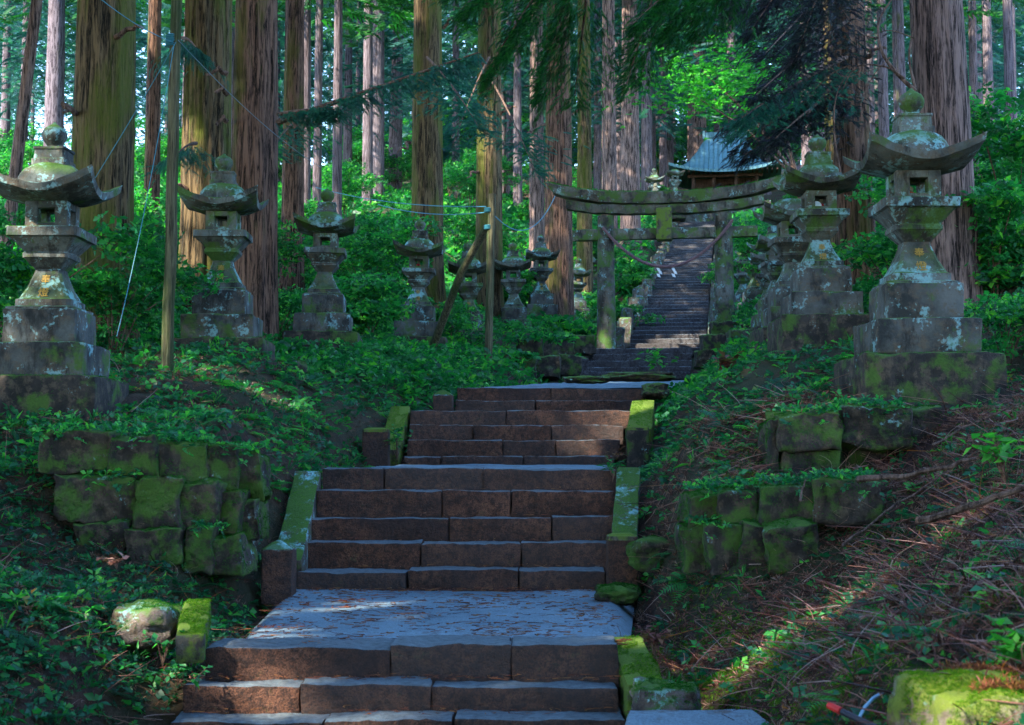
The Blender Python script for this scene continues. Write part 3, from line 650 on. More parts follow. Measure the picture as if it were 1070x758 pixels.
# ------------------------------------------------------------------ shrine
def shrine():
    c = P(758, 219, 75); t = empty('shrine_building', c, -.15, .86); tag(t, 'small wooden shrine with upswept blue green roof at the top of the stairs', 'shrine')
    W, Dp, H = 1.9, 1.9, 2.0
    link('stone_base', from_bm('stone_base', block_bm(5.4, 5.4, 1.2, seg=.5, rough=.03, bevel=.04)), M['plinth'], t, (0, .5, -1.1), True)
    for sx in (-1, -.35, .35, 1):
        bm = bmesh.new(); box(bm, -.1, .1, -.1, .1, 0, H); link('post', from_bm('post', bm), M['wood'], t, (sx * W, -1.2, .1))
    for sx in (-1, 1):
        bm = bmesh.new(); box(bm, -.1, .1, -.1, .1, 0, H); link('post', from_bm('post', bm), M['wood'], t, (sx * W, 2.6, .1))
    bm = bmesh.new(); box(bm, -W - .35, W + .35, -.08, .08, 0, .2); link('tie_beam', from_bm('tie_beam', bm), M['wood'], t, (0, -1.31, 1.75))
    bm = bmesh.new(); box(bm, -W + .102, W - .102, .3, 2.5, 0, H - .1); link('wall', from_bm('wall', bm), M['wood'], t, (0, 0, .1))
    bm = bmesh.new()
    for k in range(8): box(bm, -.72 + k * .19, -.66 + k * .19, -.03, .03, 0, 1.5)
    for k in range(5): box(bm, -.76, .76, -.035, .035, .0 + k * .36, .05 + k * .36)
    link('lattice_door', from_bm('lattice_door', bm), M['wood'], t, (0, .24, .2))
    # roof: curved hip-and-gable
    bm = bmesh.new(); n = 25; g = {}; hw, hd, RH = 3.35, 3.3, 2.7; cy = .7
    for top in (0, 1):
        for i in range(n):
            for j in range(n):
                a, b = 2 * i / (n - 1) - 1, 2 * j / (n - 1) - 1
                ax = abs(a); r = max(abs(b), (ax - .35) / .65 if ax > .35 else 0)
                z = RH * (1 - r) ** 1.75 + .5 * (abs(a * b)) ** 2.2
                if not top: z = min(z, .75 + z * .05) - .17; 
                g[top, i, j] = bm.verts.new((a * hw, cy + b * hd, 2.0 + z))
    for i in range(n - 1):
        for j in range(n - 1):
            bm.faces.new((g[1, i, j], g[1, i + 1, j], g[1, i + 1, j + 1], g[1, i, j + 1])); bm.faces.new((g[0, i, j], g[0, i, j + 1], g[0, i + 1, j + 1], g[0, i + 1, j]))
    for k in range(n - 1):
        for (p, q) in (((k, 0), (k + 1, 0)), ((n - 1, k), (n - 1, k + 1)), ((k + 1, n - 1), (k, n - 1)), ((0, k + 1), (0, k))): bm.faces.new((g[0, *p], g[0, *q], g[1, *q], g[1, *p]))
    rf = link('roof', from_bm('roof', bm), M['copper'], t, smooth=True)
    bm = bmesh.new(); box(bm, -1.25, 1.25, -.17, .17, 0, .32); box(bm, -1.35, -1.2, -.22, .22, -.1, .42); box(bm, 1.2, 1.35, -.22, .22, -.1, .42)
    link('ridge', from_bm('ridge', bm), M['copper'], rf, (0, cy, 4.62))
    bm = bmesh.new()
    for k in range(22): x = -3.05 + k * .29; box(bm, x, x + .09, -2.3, -1.1, 2.0, 2.1)
    link('rafters', from_bm('rafters', bm), M['wood'], t, (0, -.15, -.08))
shrine()

# ------------------------------------------------------------------ leaf scattering
T_LEAF = (np.array([(0, 0, 0), (.26, .42, .07), (0, 1, -.08), (-.26, .42, .07)]), np.array([(0, 1, 2), (0, 2, 3)]))
T_CLUSTER_V, T_CLUSTER_F = [], []
_r = np.random.default_rng(5)
def cluster(n, blade, spread, up=.2):
    V, Fc = [], []
    for i in range(n):
        a = 2 * math.pi * i / n + _r.uniform(-.5, .5); el = _r.uniform(-.1, .9) * up + .1
        d = np.array((math.cos(a) * math.cos(el), math.sin(a) * math.cos(el), math.sin(el))); s = np.array((-d[1], d[0], 0)); s /= np.linalg.norm(s) + 1e-9
        s = s * math.cos(_r.uniform(-.7, .7)) + np.array((0, 0, 1)) * math.sin(_r.uniform(-.7, .7))
        L = spread * _r.uniform(.6, 1.1); b0 = len(V); o = d * L * .12
        V += [o, o + d * L * .45 + s * blade * L + (0, 0, .03), o + d * L * .95 + np.array((0, 0, -.22 * L)), o + d * L * .45 - s * blade * L + (0, 0, .03)]
        Fc += [(b0, b0 + 1, b0 + 2), (b0, b0 + 2, b0 + 3)]
    return np.array(V), np.array(Fc)
T_SPRIG = cluster(6, .26, 1.0, .9)
T_TUFT = cluster(7, .05, 1.0, 1.6)
def needle_template(n=14):
    V, Fc = [], []
    for i in range(n):
        t = i / n; s = 1 if i % 2 else -1; b0 = len(V)
        o = np.array((0, t * .9, -.25 * t * t)); d = np.array((s * .30 * (1 - .5 * t), .22, -.10 + _r.uniform(-.12, .1)))
        w = np.array((0.012, .045, .03)); V += [o - w, o + w, o + d]; Fc.append((b0, b0 + 1, b0 + 2))
    b0 = len(V); V += [np.array((-.02, 0, 0)), np.array((.02, 0, 0)), np.array((0, 1.12, -.33))]; Fc.append((b0, b0 + 1, b0 + 2))
    return np.array(V), np.array(Fc)
T_NEEDLE = needle_template()
def fern_template():
    V, Fc = [], []
    for i in range(11):
        t = (i + .6) / 11.5; c = np.array((0, t, .45 * t - .6 * t * t)); L = .30 * math.sin(math.pi * (t * .85 + .13)) + .03
        for s in (-1, 1):
            b0 = len(V); V += [c + (0, -.03, 0), c + (0, .045, 0), c + (s * L, .07, -.06 * L / .3)]; Fc.append((b0, b0 + 1, b0 + 2) if s > 0 else (b0 + 1, b0, b0 + 2))
    return np.array(V), np.array(Fc)
_fv, _ff = fern_template()
def fern_plant(n=6):
    V, Fc = [], []
    for k in range(n):
        a = 2 * math.pi * k / n + _r.uniform(-.3, .3); c, s = math.cos(a), math.sin(a); b0 = sum(len(v) for v in V); q = _fv * _r.uniform(.7, 1.05)
        V.append(np.c_[q[:, 0] * c - q[:, 1] * s, q[:, 0] * s + q[:, 1] * c, q[:, 2]]); Fc.append(_ff + b0)
    return np.vstack(V), np.vstack(Fc)
T_FERN = fern_plant()
def scatter(tmpl, pos, size, tilt=.5, yaw=None, rg=None, normal=None, pitch=None):
    rg = rg or rng; n = len(pos); size = np.broadcast_to(np.asarray(size, float), (n,))
    yaw = rg.uniform(0, 2 * math.pi, n) if yaw is None else yaw
    tx = rg.normal(0, tilt, n) if pitch is None else pitch; ty = rg.normal(0, tilt, n)
    cy, sy, cx, sx, cz, sz = np.cos(ty), np.sin(ty), np.cos(tx), np.sin(tx), np.cos(yaw), np.sin(yaw)
    T, Fc = tmpl; x, y, z = T[:, 0][None], T[:, 1][None], T[:, 2][None]
    x1 = x * cy[:, None] + z * sy[:, None]; z1 = -x * sy[:, None] + z * cy[:, None]
    y2 = y * cx[:, None] - z1 * sx[:, None]; z2 = y * sx[:, None] + z1 * cx[:, None]
    x3 = x1 * cz[:, None] - y2 * sz[:, None]; y3 = x1 * sz[:, None] + y2 * cz[:, None]
    V = np.stack([x3, y3, z2], -1) * size[:, None, None] + np.asarray(pos)[:, None]
    k = len(T); FF = Fc[None] + (np.arange(n) * k)[:, None, None]
    r = np.clip(rg.uniform(0, 1, n)[:, None] * .8 + rg.uniform(0, .2, (n, len(Fc))), 0, .999)
    return V.reshape(-1, 3), FF.reshape(-1, 3), r.ravel()
def merge(parts):
    V, Fc, r = [], [], []; o = 0
    for a, b, c in parts: V.append(a); Fc.append(b + o); r.append(c); o += len(a)
    return np.vstack(V), np.vstack(Fc), np.concatenate(r)
def in_view(x, y, m=.06): return (y > 3.5) & (np.abs(x) < y * (.357 + m) + .4)
FOOT = []   # footprints to keep clear: x,y,r
for o in C.objects:
    if o.parent is None and o.name.startswith('stone_lantern'): FOOT.append((o.location.x, o.location.y, .72 * o.scale[0]))
def keep(x, y, edge=1.25, soft=.25):
    d = np.abs(x - lin(CL, y)); e = edge + rng.normal(0, soft, len(x)) * .5
    k = (d > e) | (y > 75)
    for fx, fy, fr in FOOT: k &= (np.abs(x - fx) > fr) | (np.abs(y - fy) > fr)
    return k
def clumpy(x, y, f=.8, ph=0):
    return .5 + .25 * (np.sin(x * f * 1.7 + ph) * np.cos(y * f * 1.3 + ph * 2) + np.sin((x + y) * f * 3.1 + ph) * np.cos((x - y) * f * 2.3))

def cover(name, label, n, yr, side, tm, size, mat, tilt=.45, dens=None, lift=.03, xmax=None, edge=1.3, sizey=0, cat='plants', pw=1.0):
    y = yr[0] + (yr[1] - yr[0]) * rng.uniform(0, 1, n) ** pw; half = y * .40 + .6
    x = rng.uniform(-1, 1, n) * half
    if side: k = (x - lin(CL, y)) * side > 0
    else: k = np.ones(n, bool)
    k &= keep(x, y, edge)
    if dens is not None: k &= rng.uniform(0, 1, n) < dens(x, y)
    x, y = x[k], y[k]; z = ground(x, y) + rng.uniform(0, 1, len(x)) ** 2 * lift
    s = rng.uniform(size[0], size[1], len(x)) * (1 + sizey * y)
    V, Fc, r = scatter(tm, np.c_[x, y, z], s, tilt)
    return tag(link(name, from_np(name, V, Fc, r), mat), label, cat, kind='stuff')
# left bank, lush
dl = lambda x, y: np.clip(clumpy(x, y, 1.1, 1) * 2.4 - .6, .07, 1) * np.where(y < 10, .55, 1)
cover('ground_cover', 'dense leafy green ground cover on the left bank', 36000, (5.2, 26), -1, T_SPRIG, (.032, .07), M['cover'], .4, dl, .10, sizey=.02, pw=1.15)
T_WIDE = cluster(4, .42, 1.0, .5); T_GRASS = cluster(9, .025, 1.0, 2.2)
cover('ground_cover', 'broad dark leaves mixed through the left bank', 22000, (5.2, 24), -1, T_WIDE, (.025, .06), M['coverdk'], .5, lambda x, y: clumpy(x, y, 1.9, 8) * 1.2, .09, sizey=.02)
cover('grass', 'thin grass blades standing on the left bank', 5000, (5.5, 22), -1, T_GRASS, (.06, .16), M['cover'], .3, lambda x, y: clumpy(x, y, .9, 5) * 1.3 - .2, .02, sizey=.02)
cover('ground_cover', 'broad dark leaves mixed through the right bank', 16000, (4.4, 24), 1, T_WIDE, (.025, .055), M['coverdk'], .5, lambda x, y: clumpy(x, y, 1.9, 9) * np.where(y > 11, 1.2, .5), .09, sizey=.02)
cover('grass', 'thin grass blades standing on the right bank', 4000, (4.4, 22), 1, T_GRASS, (.05, .14), M['cover'], .3, lambda x, y: clumpy(x, y, .9, 5) * 1.1 - .25, .02, sizey=.02)
cover('ferns', 'small ferns among the ground cover on the left bank', 3800, (6, 26), -1, T_FERN, (.09, .20), M['cover'], .25, dl, .05, sizey=.02)
cover('creeping_plants', 'dark leafy plants over the shaded lower left bank', 16000, (4.8, 10.2), -1, T_SPRIG, (.02, .05), M['coverdk'], .45, None, .07)
# right bank
dr = lambda x, y: np.clip(np.where(y > 11.3, 1, .20 + .4 * clumpy(x, y, 1.7, 4)) * (clumpy(x, y, 1.3, 2) * 1.4), .03, 1)
cover('ground_cover', 'leafy green ground cover on the right bank', 38000, (4.2, 26), 1, T_SPRIG, (.03, .065), M['cover'], .4, dr, .08, sizey=.02)
cover('ferns', 'small ferns scattered on the right bank', 1900, (5, 26), 1, T_FERN, (.10, .22), M['cover'], .25, dr, .04, sizey=.02)
dm = lambda x, y: np.clip((clumpy(x, y, 2.2, 7) - .46) * 5, 0, 1) * np.where((x < 2.0) | (y > 11), 1, .25)
cover('moss', 'bright moss cushions at the foot of the right bank', 42000, (4.4, 11), 1, T_TUFT, (.02, .042), M['moss'], .5, dm, .015, edge=1.2)
cover('leaf_litter', 'dead brown leaf and twig litter on the lower right bank', 26000, (4.2, 12), 1, T_TUFT, (.03, .075), M['litter'], .6, lambda x, y: np.where(x > 1.5, 1, .6), .02, edge=1.15)
cover('leaf_litter', 'dead brown litter on the lower left bank', 20000, (5, 17), -1, T_TUFT, (.025, .06), M['litter'], .6, None, .02, edge=1.15)
_b = P(1072, 722, 4.55) + Vector((.03, .2, 0)); q_ = np.c_[rng.uniform(_b.x - .2, _b.x + .36, 500), rng.uniform(_b.y - .24, _b.y + .24, 500), np.full(500, _b.z + .005)]
_v, _f, _rr = scatter(T_TUFT, q_, rng.uniform(.02, .05, 500), .6); tag(link('leaf_litter', from_np('leaf_litter', _v, _f, _rr), M['needlered']), 'rusty dead needles heaped on top of the big mossy boulder', 'needles', kind='stuff')
cover('moss', 'bright yellow green moss carpet beside the right curb of the landing', 60000, (5.6, 9.2), 1, T_TUFT, (.016, .032), M['moss'], .5, lambda x, y: np.clip((clumpy(x, y, 2.6, 3) - .36) * 4, 0, 1) * (x < 1.75), .02, edge=1.2)
# forest floor
cover('forest_undergrowth', 'fine green undergrowth between the lanterns', 60000, (17, 36), 0, T_SPRIG, (.05, .11), M['shrub'], .5, lambda x, y: clumpy(x, y, .7, 3) * 1.3, .2, edge=1.5, sizey=.01)
cover('forest_undergrowth', 'green undergrowth covering the forest floor behind the lanterns', 50000, (34, 80), 0, T_SPRIG, (.10, .2), M['shrub'], .5, lambda x, y: clumpy(x, y, .5, 3) * 1.3, .35, edge=1.6, sizey=.012, pw=1.2)

# twigs and fallen needles
def twigs(name, label, n, yr, side, L, rad, dens=None, edge=1.25, mat=None, onstep=False, lift=.05, curl=.5, cat='twigs'):
    y = rng.uniform(yr[0], yr[1], n); half = y * .40 + .5; x = rng.uniform(-1, 1, n) * half
    if onstep:
        x = lin(CL, y) + rng.uniform(-1, 1, n) * 1.15; k = np.ones(n, bool)
    else:
        k = keep(x, y, edge, .5)
        if side: k &= (x - lin(CL, y)) * side > 0
    if dens is not None: k &= rng.uniform(0, 1, n) < dens(x, y)
    x, y = x[k], y[k]; n = len(x)
    z = (onstep(y) if onstep else ground(x, y)) + .004 + rng.uniform(0, 1, n) ** 3 * lift
    ln = rng.uniform(L[0], L[1], n) * rng.uniform(.5, 1, n); a = rng.uniform(0, 6.28, n); da = rng.normal(0, curl, n); el = rng.normal(.14, .34, n) if not onstep else rng.normal(.04, .02, n)
    r = rng.uniform(rad[0], rad[1], n); m = 6; pts = [np.c_[x, y, z]]
    for i in range(m - 1):
        a2 = a + da * i / 2 + rng.normal(0, curl * .25, n); st_ = ln / (m - 1)
        q = pts[-1] + np.c_[np.cos(a2) * np.cos(el), np.sin(a2) * np.cos(el), np.sin(el) - .1 * i * np.sin(np.abs(el))] * st_[:, None]
        if not onstep: q[:, 2] = np.maximum(q[:, 2], ground(q[:, 0], q[:, 1]) + .003)
        pts.append(q)
    V, Fc = [], []
    side_ = np.c_[-np.sin(a), np.cos(a), np.zeros(n)]
    for i, p in enumerate(pts):
        rr = r * (1 - .7 * i / (m - 1))
        V += [p + side_ * rr[:, None], p - side_ * rr[:, None] * .6 + np.array((0, 0, 1)) * rr[:, None], p - side_ * rr[:, None] * .6 - np.array((0, 0, .8)) * rr[:, None]]
    V = np.stack(V, 1).reshape(-1, 3); base = (np.arange(n) * 3 * m)[:, None]
    for i in range(m - 1):
        for k_ in range(3):
            a0, a1 = i * 3 + k_, i * 3 + (k_ + 1) % 3
            Fc.append(np.c_[base + a0, base + a1, base + a1 + 3, base + a0 + 3])
    Fc = np.stack(Fc, 1).reshape(-1, 4); rn = np.repeat(rng.uniform(0, .999, n), (m - 1) * 3)
    return tag(link(name, from_np(name, V, Fc, rn), mat or M['litter']), label, cat, kind='stuff')
twigs('fallen_twigs', 'tangle of fallen twigs and cedar sprigs on the right bank', 20000, (4.2, 12), 1, (.12, .5), (.0015, .005), lambda x, y: np.where(x > 1.6, 1, .6), lift=.10)
twigs('fallen_needles', 'brown fallen needles over the right bank', 30000, (4.2, 13), 1, (.03, .12), (.0012, .0026), None, lift=.05)
twigs('fallen_twigs', 'scattered brown twigs on the lower left bank', 5000, (5, 14), -1, (.1, .4), (.002, .004), None, lift=.09)
twigs('fallen_needles', 'rusty fallen needles among plants on the left bank', 7000, (5, 13), -1, (.03, .12), (.0015, .003), None, lift=.05)
twigs('fallen_needles', 'red brown cedar needles strewn over the gravel landing', 2600, (8.0, 11.0), 0, (.04, .15), (.0018, .004), lambda x, y: clumpy(x, y, 3, 2) ** 2 * 1.2 + .1, onstep=lambda y: np.interp(y, [8.0, 11.1], [P(400, 676, 8.0).z + .012, -.978]), lift=.006, curl=.9, mat=M['needlered'])
twigs('fallen_needles', 'cedar needles lying in a heap along the step edge', 500, (7.95, 8.2), 0, (.03, .12), (.0015, .0035), None, onstep=lambda y: y * 0 + P(400, 676, 8.0).z + .012, lift=.01, curl=.9, mat=M['needlered'])
for yy, pt in ((7.71, 716), (7.47, 752), (10.93, 617), (11.28, 596), (11.58, 568), (11.88, 541), (12.18, 514)):
    z0 = P(500, pt, 7.5 if yy > 7.6 and yy < 8 else (7.26 if yy < 7.6 else {10.93: 11.0, 11.28: 11.0, 11.58: 11.3, 11.88: 11.6, 12.18: 11.9}[yy])).z
    twigs('fallen_needles', {7.71: 'rust coloured needles on the tread below the gravel landing', 7.47: 'rust coloured needles on the lowest visible tread', 10.93: 'rust coloured needles along the foot of the five brown steps', 11.28: 'few needles on the first of the five brown steps', 11.58: 'few needles on the second of the five brown steps', 11.88: 'few needles on the third of the five brown steps', 12.18: 'few needles on the fourth of the five brown steps'}[yy],
          {7.71: 260, 7.47: 200, 10.93: 330}.get(yy, 70), (yy - .13, yy), 0, (.03, .13), (.0015, .0035), lambda x, y: clumpy(x, y * 0, 3.1, yy), onstep=lambda y, z0=z0: y * 0 + z0 + .01, lift=.02, curl=.8, mat=M['needlered'])

# ------------------------------------------------------------------ trees
SUN_EL, SUN_AZ = R(40), math.atan2(-.55, -.70)      # direction towards the sun
S = np.array((math.cos(SUN_EL) * math.cos(SUN_AZ), math.cos(SUN_EL) * math.sin(SUN_AZ), math.sin(SUN_EL)))
GAPS = []  # openings carved through crowns along sun rays so chosen spots are lit
def gap(px, py, D, r): p = P(px, py, D); GAPS.append((np.array(p), r))
for q in ((950, 738, 4.35, .6), (207, 640, 7.9, .1), (700, 346, 37, .95), (745, 668, 7.7, .3), (1050, 500, 8.5, .22), (300, 430, 14, .2), (630, 350, 33, .4), (250, 330, 27, .9), (20, 170, 40, 1.6), (30, 60, 55, 2.0), (630, 300, 33, .25), (750, 100, 42, .7),
          (1040, 230, 28, 1.2), (330, 200, 40, 1.4), (290, 320, 24, .8), (1045, 335, 14.5, .3), (615, 385, 26, .3), (720, 395, 22, .3), (510, 250, 45, 1.2), (600, 230, 55, 1.2), (20, 300, 22, .6), (400, 260, 40, 1.0)): gap(*q)
_g = np.random.default_rng(12)
for _ in range(26):
    D_ = _g.uniform(6, 18); gap(_g.choice([_g.uniform(0, 400), _g.uniform(690, 1060)]), 480 + _g.uniform(-60, 60) + 900 / D_ * .9, D_, _g.uniform(-.15, .1))
def gap_mask(pos, mg=.6):
    k = np.ones(len(pos), bool)
    for p, r in GAPS:
        d = pos - p; t = d @ S; perp = np.linalg.norm(d - t[:, None] * S, axis=1); k &= ~((perp < r + mg) & (t > 0))
    return k
def trunk_mesh(R0, H, seg=72, ridges=.07, flare=.5, lean=(0, 0), seed=0, dense=9.0, top=.25):
    zs = list(np.linspace(0, dense, max(12, int(dense * 7)))) + list(np.linspace(dense + .5, H, 14)); V = []
    off = seed * 13.7
    for z in zs:
        r = R0 * (1 - (1 - top) * (z / H) ** 1.1) * (1 + flare * math.exp(-z / .45))
        for i in range(seg):
            a = 2 * math.pi * i / seg; ca, sa = math.cos(a), math.sin(a)
            k = noise.noise(Vector((ca * 3.2 + off, sa * 3.2, z * .22))) + .6 * noise.noise(Vector((ca * 8 + off, sa * 8, z * .4)))
            f = noise.noise(Vector((ca * 1.6 + off, sa * 1.6, 3))) * math.exp(-z / .7) * .5
            k += .5 * noise.noise(Vector((ca * 22 + off, sa * 22, z * .7))) * (seg > 40); rr = r * (1 + ridges * k + f * flare)
            V.append((rr * ca + lean[0] * z, rr * sa + lean[1] * z, z))
    n = len(zs); I = np.arange(n * seg).reshape(n, seg)
    Fq = np.stack([I[:-1], np.roll(I[:-1], -1, 1), np.roll(I[1:], -1, 1), I[1:]], -1).reshape(-1, 4)
    return from_np('trunk', V, Fq)
def crown_pts(H0, H1, rad, n, rg):
    t = rg.uniform(0, 1, n) ** .8; z = H0 + (H1 - H0) * t; r = rad * (1 - t) ** .7 * np.sqrt(rg.uniform(.02, 1, n)) + .2
    nb = 26; az = np.round(rg.uniform(0, nb, n)) / nb * 6.28 + np.floor(z * .9) * 1.7 + rg.normal(0, .10, n)
    return np.c_[np.cos(az) * r, np.sin(az) * r, z - .12 * r + rg.normal(0, .15, n)], az
def crown_mesh(H0, H1, rad, n, size, rg, origin=None):
    p, az = crown_pts(H0, H1, rad, n, rg)
    if origin is not None:
        k = gap_mask(p + np.array(origin)); p, az = p[k], az[k]
    V, Fc, r = scatter(T_NEEDLE, p, rg.uniform(size * .7, size * 1.3, len(p)), .35, az - math.pi / 2 + rg.normal(0, .5, len(p)), rg)
    return from_np('crown', V, Fc, r)
def spray_branch(A, B, n, size, rg, droop=.3, width=.8, base=None, sag=.15):
    """foliage points along a branch from A to B (world)"""
    A, B = np.array(A), np.array(B); t = rg.uniform(.12, 1, n); d = B - A; L = np.linalg.norm(d)
    p = A + t[:, None] * d; perp = np.cross(d / L, (0, 0, 1)); perp /= np.linalg.norm(perp)
    sd = rg.normal(0, .45, n) * width * np.sin(np.pi * np.clip(t * .85 + .1, 0, 1))
    p = p + perp * sd[:, None]; p[:, 2] -= sag * L * t * t - 0 + np.abs(sd) * droop + rg.exponential(.06, n)
    km = gap_mask(p, .2); p, sd = p[km], sd[km]; n = len(p)
    yaw = math.atan2(d[1], d[0]) - math.pi / 2 + np.sign(sd) * -.7 + rg.normal(0, .5, n)
    return scatter(T_NEEDLE, p, rg.uniform(size * .6, size * 1.25, n), .3, yaw, rg, pitch=rg.normal(-.35 * droop / .3, .3, n))
tree_id = 0
def tree(px, py, D, wpx, H, label, mat, group='large cedar trunks behind the lanterns', lean=(0, 0), crown=2300, crad=3.2, H0=11, ridges=.07, flare=.45, cm='needle', csize=.75, seg=84, cat='cedar tree'):
    global tree_id; tree_id += 1
    p = P(px, py, D); z = gz(p.x, p.y) - .25; R0 = wpx / 2 * D / F
    t = empty('cedar_tree', (p.x, p.y, z)); tag(t, label, cat, group)
    link('trunk', trunk_mesh(R0, H, seg, ridges, flare, lean, tree_id, min(H - 2, D * .34 + 2.5)), mat, t, smooth=True)
    if crown:
        rg = np.random.default_rng(tree_id)
        link('crown', crown_mesh(H0, H + 1.5, crad, crown, csize, rg, (p.x, p.y, z)), M[cm], t)
    return t
T1 = tree(106, 290, 17, 66, 27, 'broad mossy cedar trunk behind the leftmost lantern', M['bark1'])
T2 = tree(264, 340, 20.6, 52, 26, 'straight brown trunk with mossy right edge, right one of the twin pair', M['bark2'], flare=.15)
T3 = tree(213, 330, 22.5, 54, 26, 'shaggy mossy trunk, left one of the twin pair', M['bark1'], ridges=.12)
T4 = tree(305, 300, 33, 24, 25, 'dark slim trunk just right of the twin trunks', M['bark2'])
T6 = tree(446, 322, 31, 35, 27, 'red brown trunk with yellow moss behind the fourth lantern', M['bark1'], flare=.3)
T7 = tree(511, 312, 35, 30, 26, 'mossy trunk right behind the upright wooden pole', M['bark1'], flare=.3)
T8 = tree(584, 305, 40, 31, 28, 'dark red trunk immediately left of the torii', M['bark2'], flare=.25)
tree(561, 290, 47, 17, 26, 'narrow brown trunk left of the dark red trunk', M['bark3'], flare=.2)
tree(611, 280, 46, 17, 27, 'green mossy trunk right of the dark red trunk', M['bark1'], flare=.2)
tree(637, 265, 53, 17, 26, 'pale trunk rising above the left half of the torii beam', M['bark3'], flare=.2)
tree(659, 255, 56, 21, 27, 'grey trunk rising above the centre of the torii beam', M['bark3'], flare=.2)
tree(729, 205, 84, 22, 30, 'tall pale trunk rising behind the left end of the shrine roof', M['bark3'], flare=.15)
T13 = tree(898, 300, 21.5, 40, 26, 'brown trunk behind the moss roofed right lantern', M['bark2'], lean=(-.028, 0), flare=.3)
T14 = tree(996, 288, 15.2, 58, 27, 'huge grey brown trunk behind the nearest right lantern', M['bark3'], lean=(-.035, 0), flare=.22)
T15 = tree(872, 300, 26, 17, 24, 'dark slim trunk touching the left side of the brown right trunk', M['bark1'], flare=.3)
tree(157, 300, 36, 17, 24, 'slim brown trunk between the broad mossy trunk and the round pole', M['bark2'])
tree(5, 120, 30, 14, 22, 'thin leaning trunk at the top left corner', M['bark3'], lean=(.10, 0), crown=800, crad=2, H0=9)
# unseen cedars added out of frame so their crowns shade the steps
rgn = np.random.default_rng(77)
for i, (x, y, h) in enumerate([(-8.8, .3, 25), (-10.5, 6, 26), (-5.5, -4.5, 25), (-13, 0, 26), (-11, -7, 27), (-2, -8, 26), (-16.5, 7.5, 26), (-7, 9.2, 25), (-14.5, 13.5, 27), (-19, 18, 26), (6.5, -2, 25), (-3.5, -13, 26), (-15, 23, 27), (-21, 28, 26), (-11.5, 19.5, 25), (-9.5, -3.2, 26), (-15.5, -5, 26), (-17.5, -11, 27), (-6.5, -9, 26)]):
    if abs(x) < y * .37: continue
    tree_id += 1; z = gz(x, y) - .2; t = empty('cedar_tree', (x, y, z))
    tag(t, 'unseen tall cedar added out of frame to shade the steps', 'cedar tree', 'unseen cedars added for shade on the steps')
    link('trunk', trunk_mesh(.38, h, 24, .07, .4, (0, 0), tree_id, 4), M['bark1'], t, smooth=True)
    link('crown', crown_mesh(7.5, h + 1, 4.4, 7000, .95, np.random.default_rng(tree_id), (x, y, z)), M['needle'], t)
# distant forest
far_trunks = [trunk_mesh(.26, 26, 16, .06, .3, (.004 * k, 0), 90 + k, 12) for k in range(4)]
far_crowns = [crown_mesh((8, 5, 3, 1.5)[k], 27, 2.5, 900, .95, np.random.default_rng(200 + k)) for k in range(4)]
for k in (1, 2, 3): far_crowns[k].materials.append(M['needleblue'])  # bluish needle colour on these crowns stands in for distance haze
rf_ = np.random.default_rng(31); placed = []; cnt = 0
named = [(55, 22, 62), (123, 16, 48), (320, 11, 45), (331, 10, 50), (352, 11, 42), (384, 12, 60), (394, 16, 66), (412, 15, 78), (476, 9, 70), (541, 10, 66), (624, 9, 75), (648, 10, 80), (676, 13, 70), (693, 9, 85), (700, 9, 95), (768, 12, 82), (800, 11, 90), (925, 12, 58), (943, 15, 48), (1019, 10, 50), (1035, 12, 62), (1058, 12, 44), (845, 14, 70)]
far_spots = [(P(px, 200, D).x, D, w * D / F / 2 / .26) for px, w, D in named]
tries = 0
while len(far_spots) < 205 and tries < 5000:
    tries += 1
    y = rf_.uniform(60, 190); x = rf_.uniform(-1, 1) * y * .42; ok = abs(x - lin(CL, y)) > 2.5 or y > 84
    if abs(x - 11.5) < 5 and 68 < y < 82: ok = False
    if all((x - a) ** 2 + (y - b) ** 2 > 9 for a, b, _ in far_spots) and ok: far_spots.append((x, y, rf_.uniform(.7, 1.25)))
for i, (x, y) in enumerate([(-3, -19), (5, -17), (-14, -22), (9, -24), (0, -28), (16, -18), (-20, -10), (-8, -30), (20, -28), (-24, 4), (24, 22), (22, 2)]):  # unseen cedars, added to keep low sky light off the scene
    for k in range(1):
        a_ = i * 2.4 + k; t = empty('cedar_tree', (x + 2.2 * k, y + 1.7 * k, gz(x + 2.2 * k, y + 1.7 * k) - .3), a_)
        tag(t, 'unseen cedar added around the viewpoint to block low sky light', 'cedar tree', 'unseen cedars added against low sky light')
        link('trunk', far_trunks[i % 4], M['barkfar'], t, smooth=True).scale = (1.1, 1.1, 1); b = link('crown', far_crowns[0], M['needle'], t); b.scale = (1.5, 1.5, 1); b.location.z = -5.5
for i, (x, y, s) in enumerate(far_spots):
    t = empty('cedar_tree', (x, y, gz(x, y) - .3), rf_.uniform(0, 6.28))
    tag(t, 'slender pale cedar deep in the background forest', 'cedar tree', 'slender cedars in the background forest')
    a = link('trunk', far_trunks[i % 4], M['barkfar'], t, smooth=True); a.scale = (s, s, 1.05)
    kk = (0 if y < 70 else 1 if y < 95 else 3 - i % 2); b = link('crown', far_crowns[kk], M['needle'], t); q = rf_.uniform(.85, 1.2); b.scale = (q, q, 1)

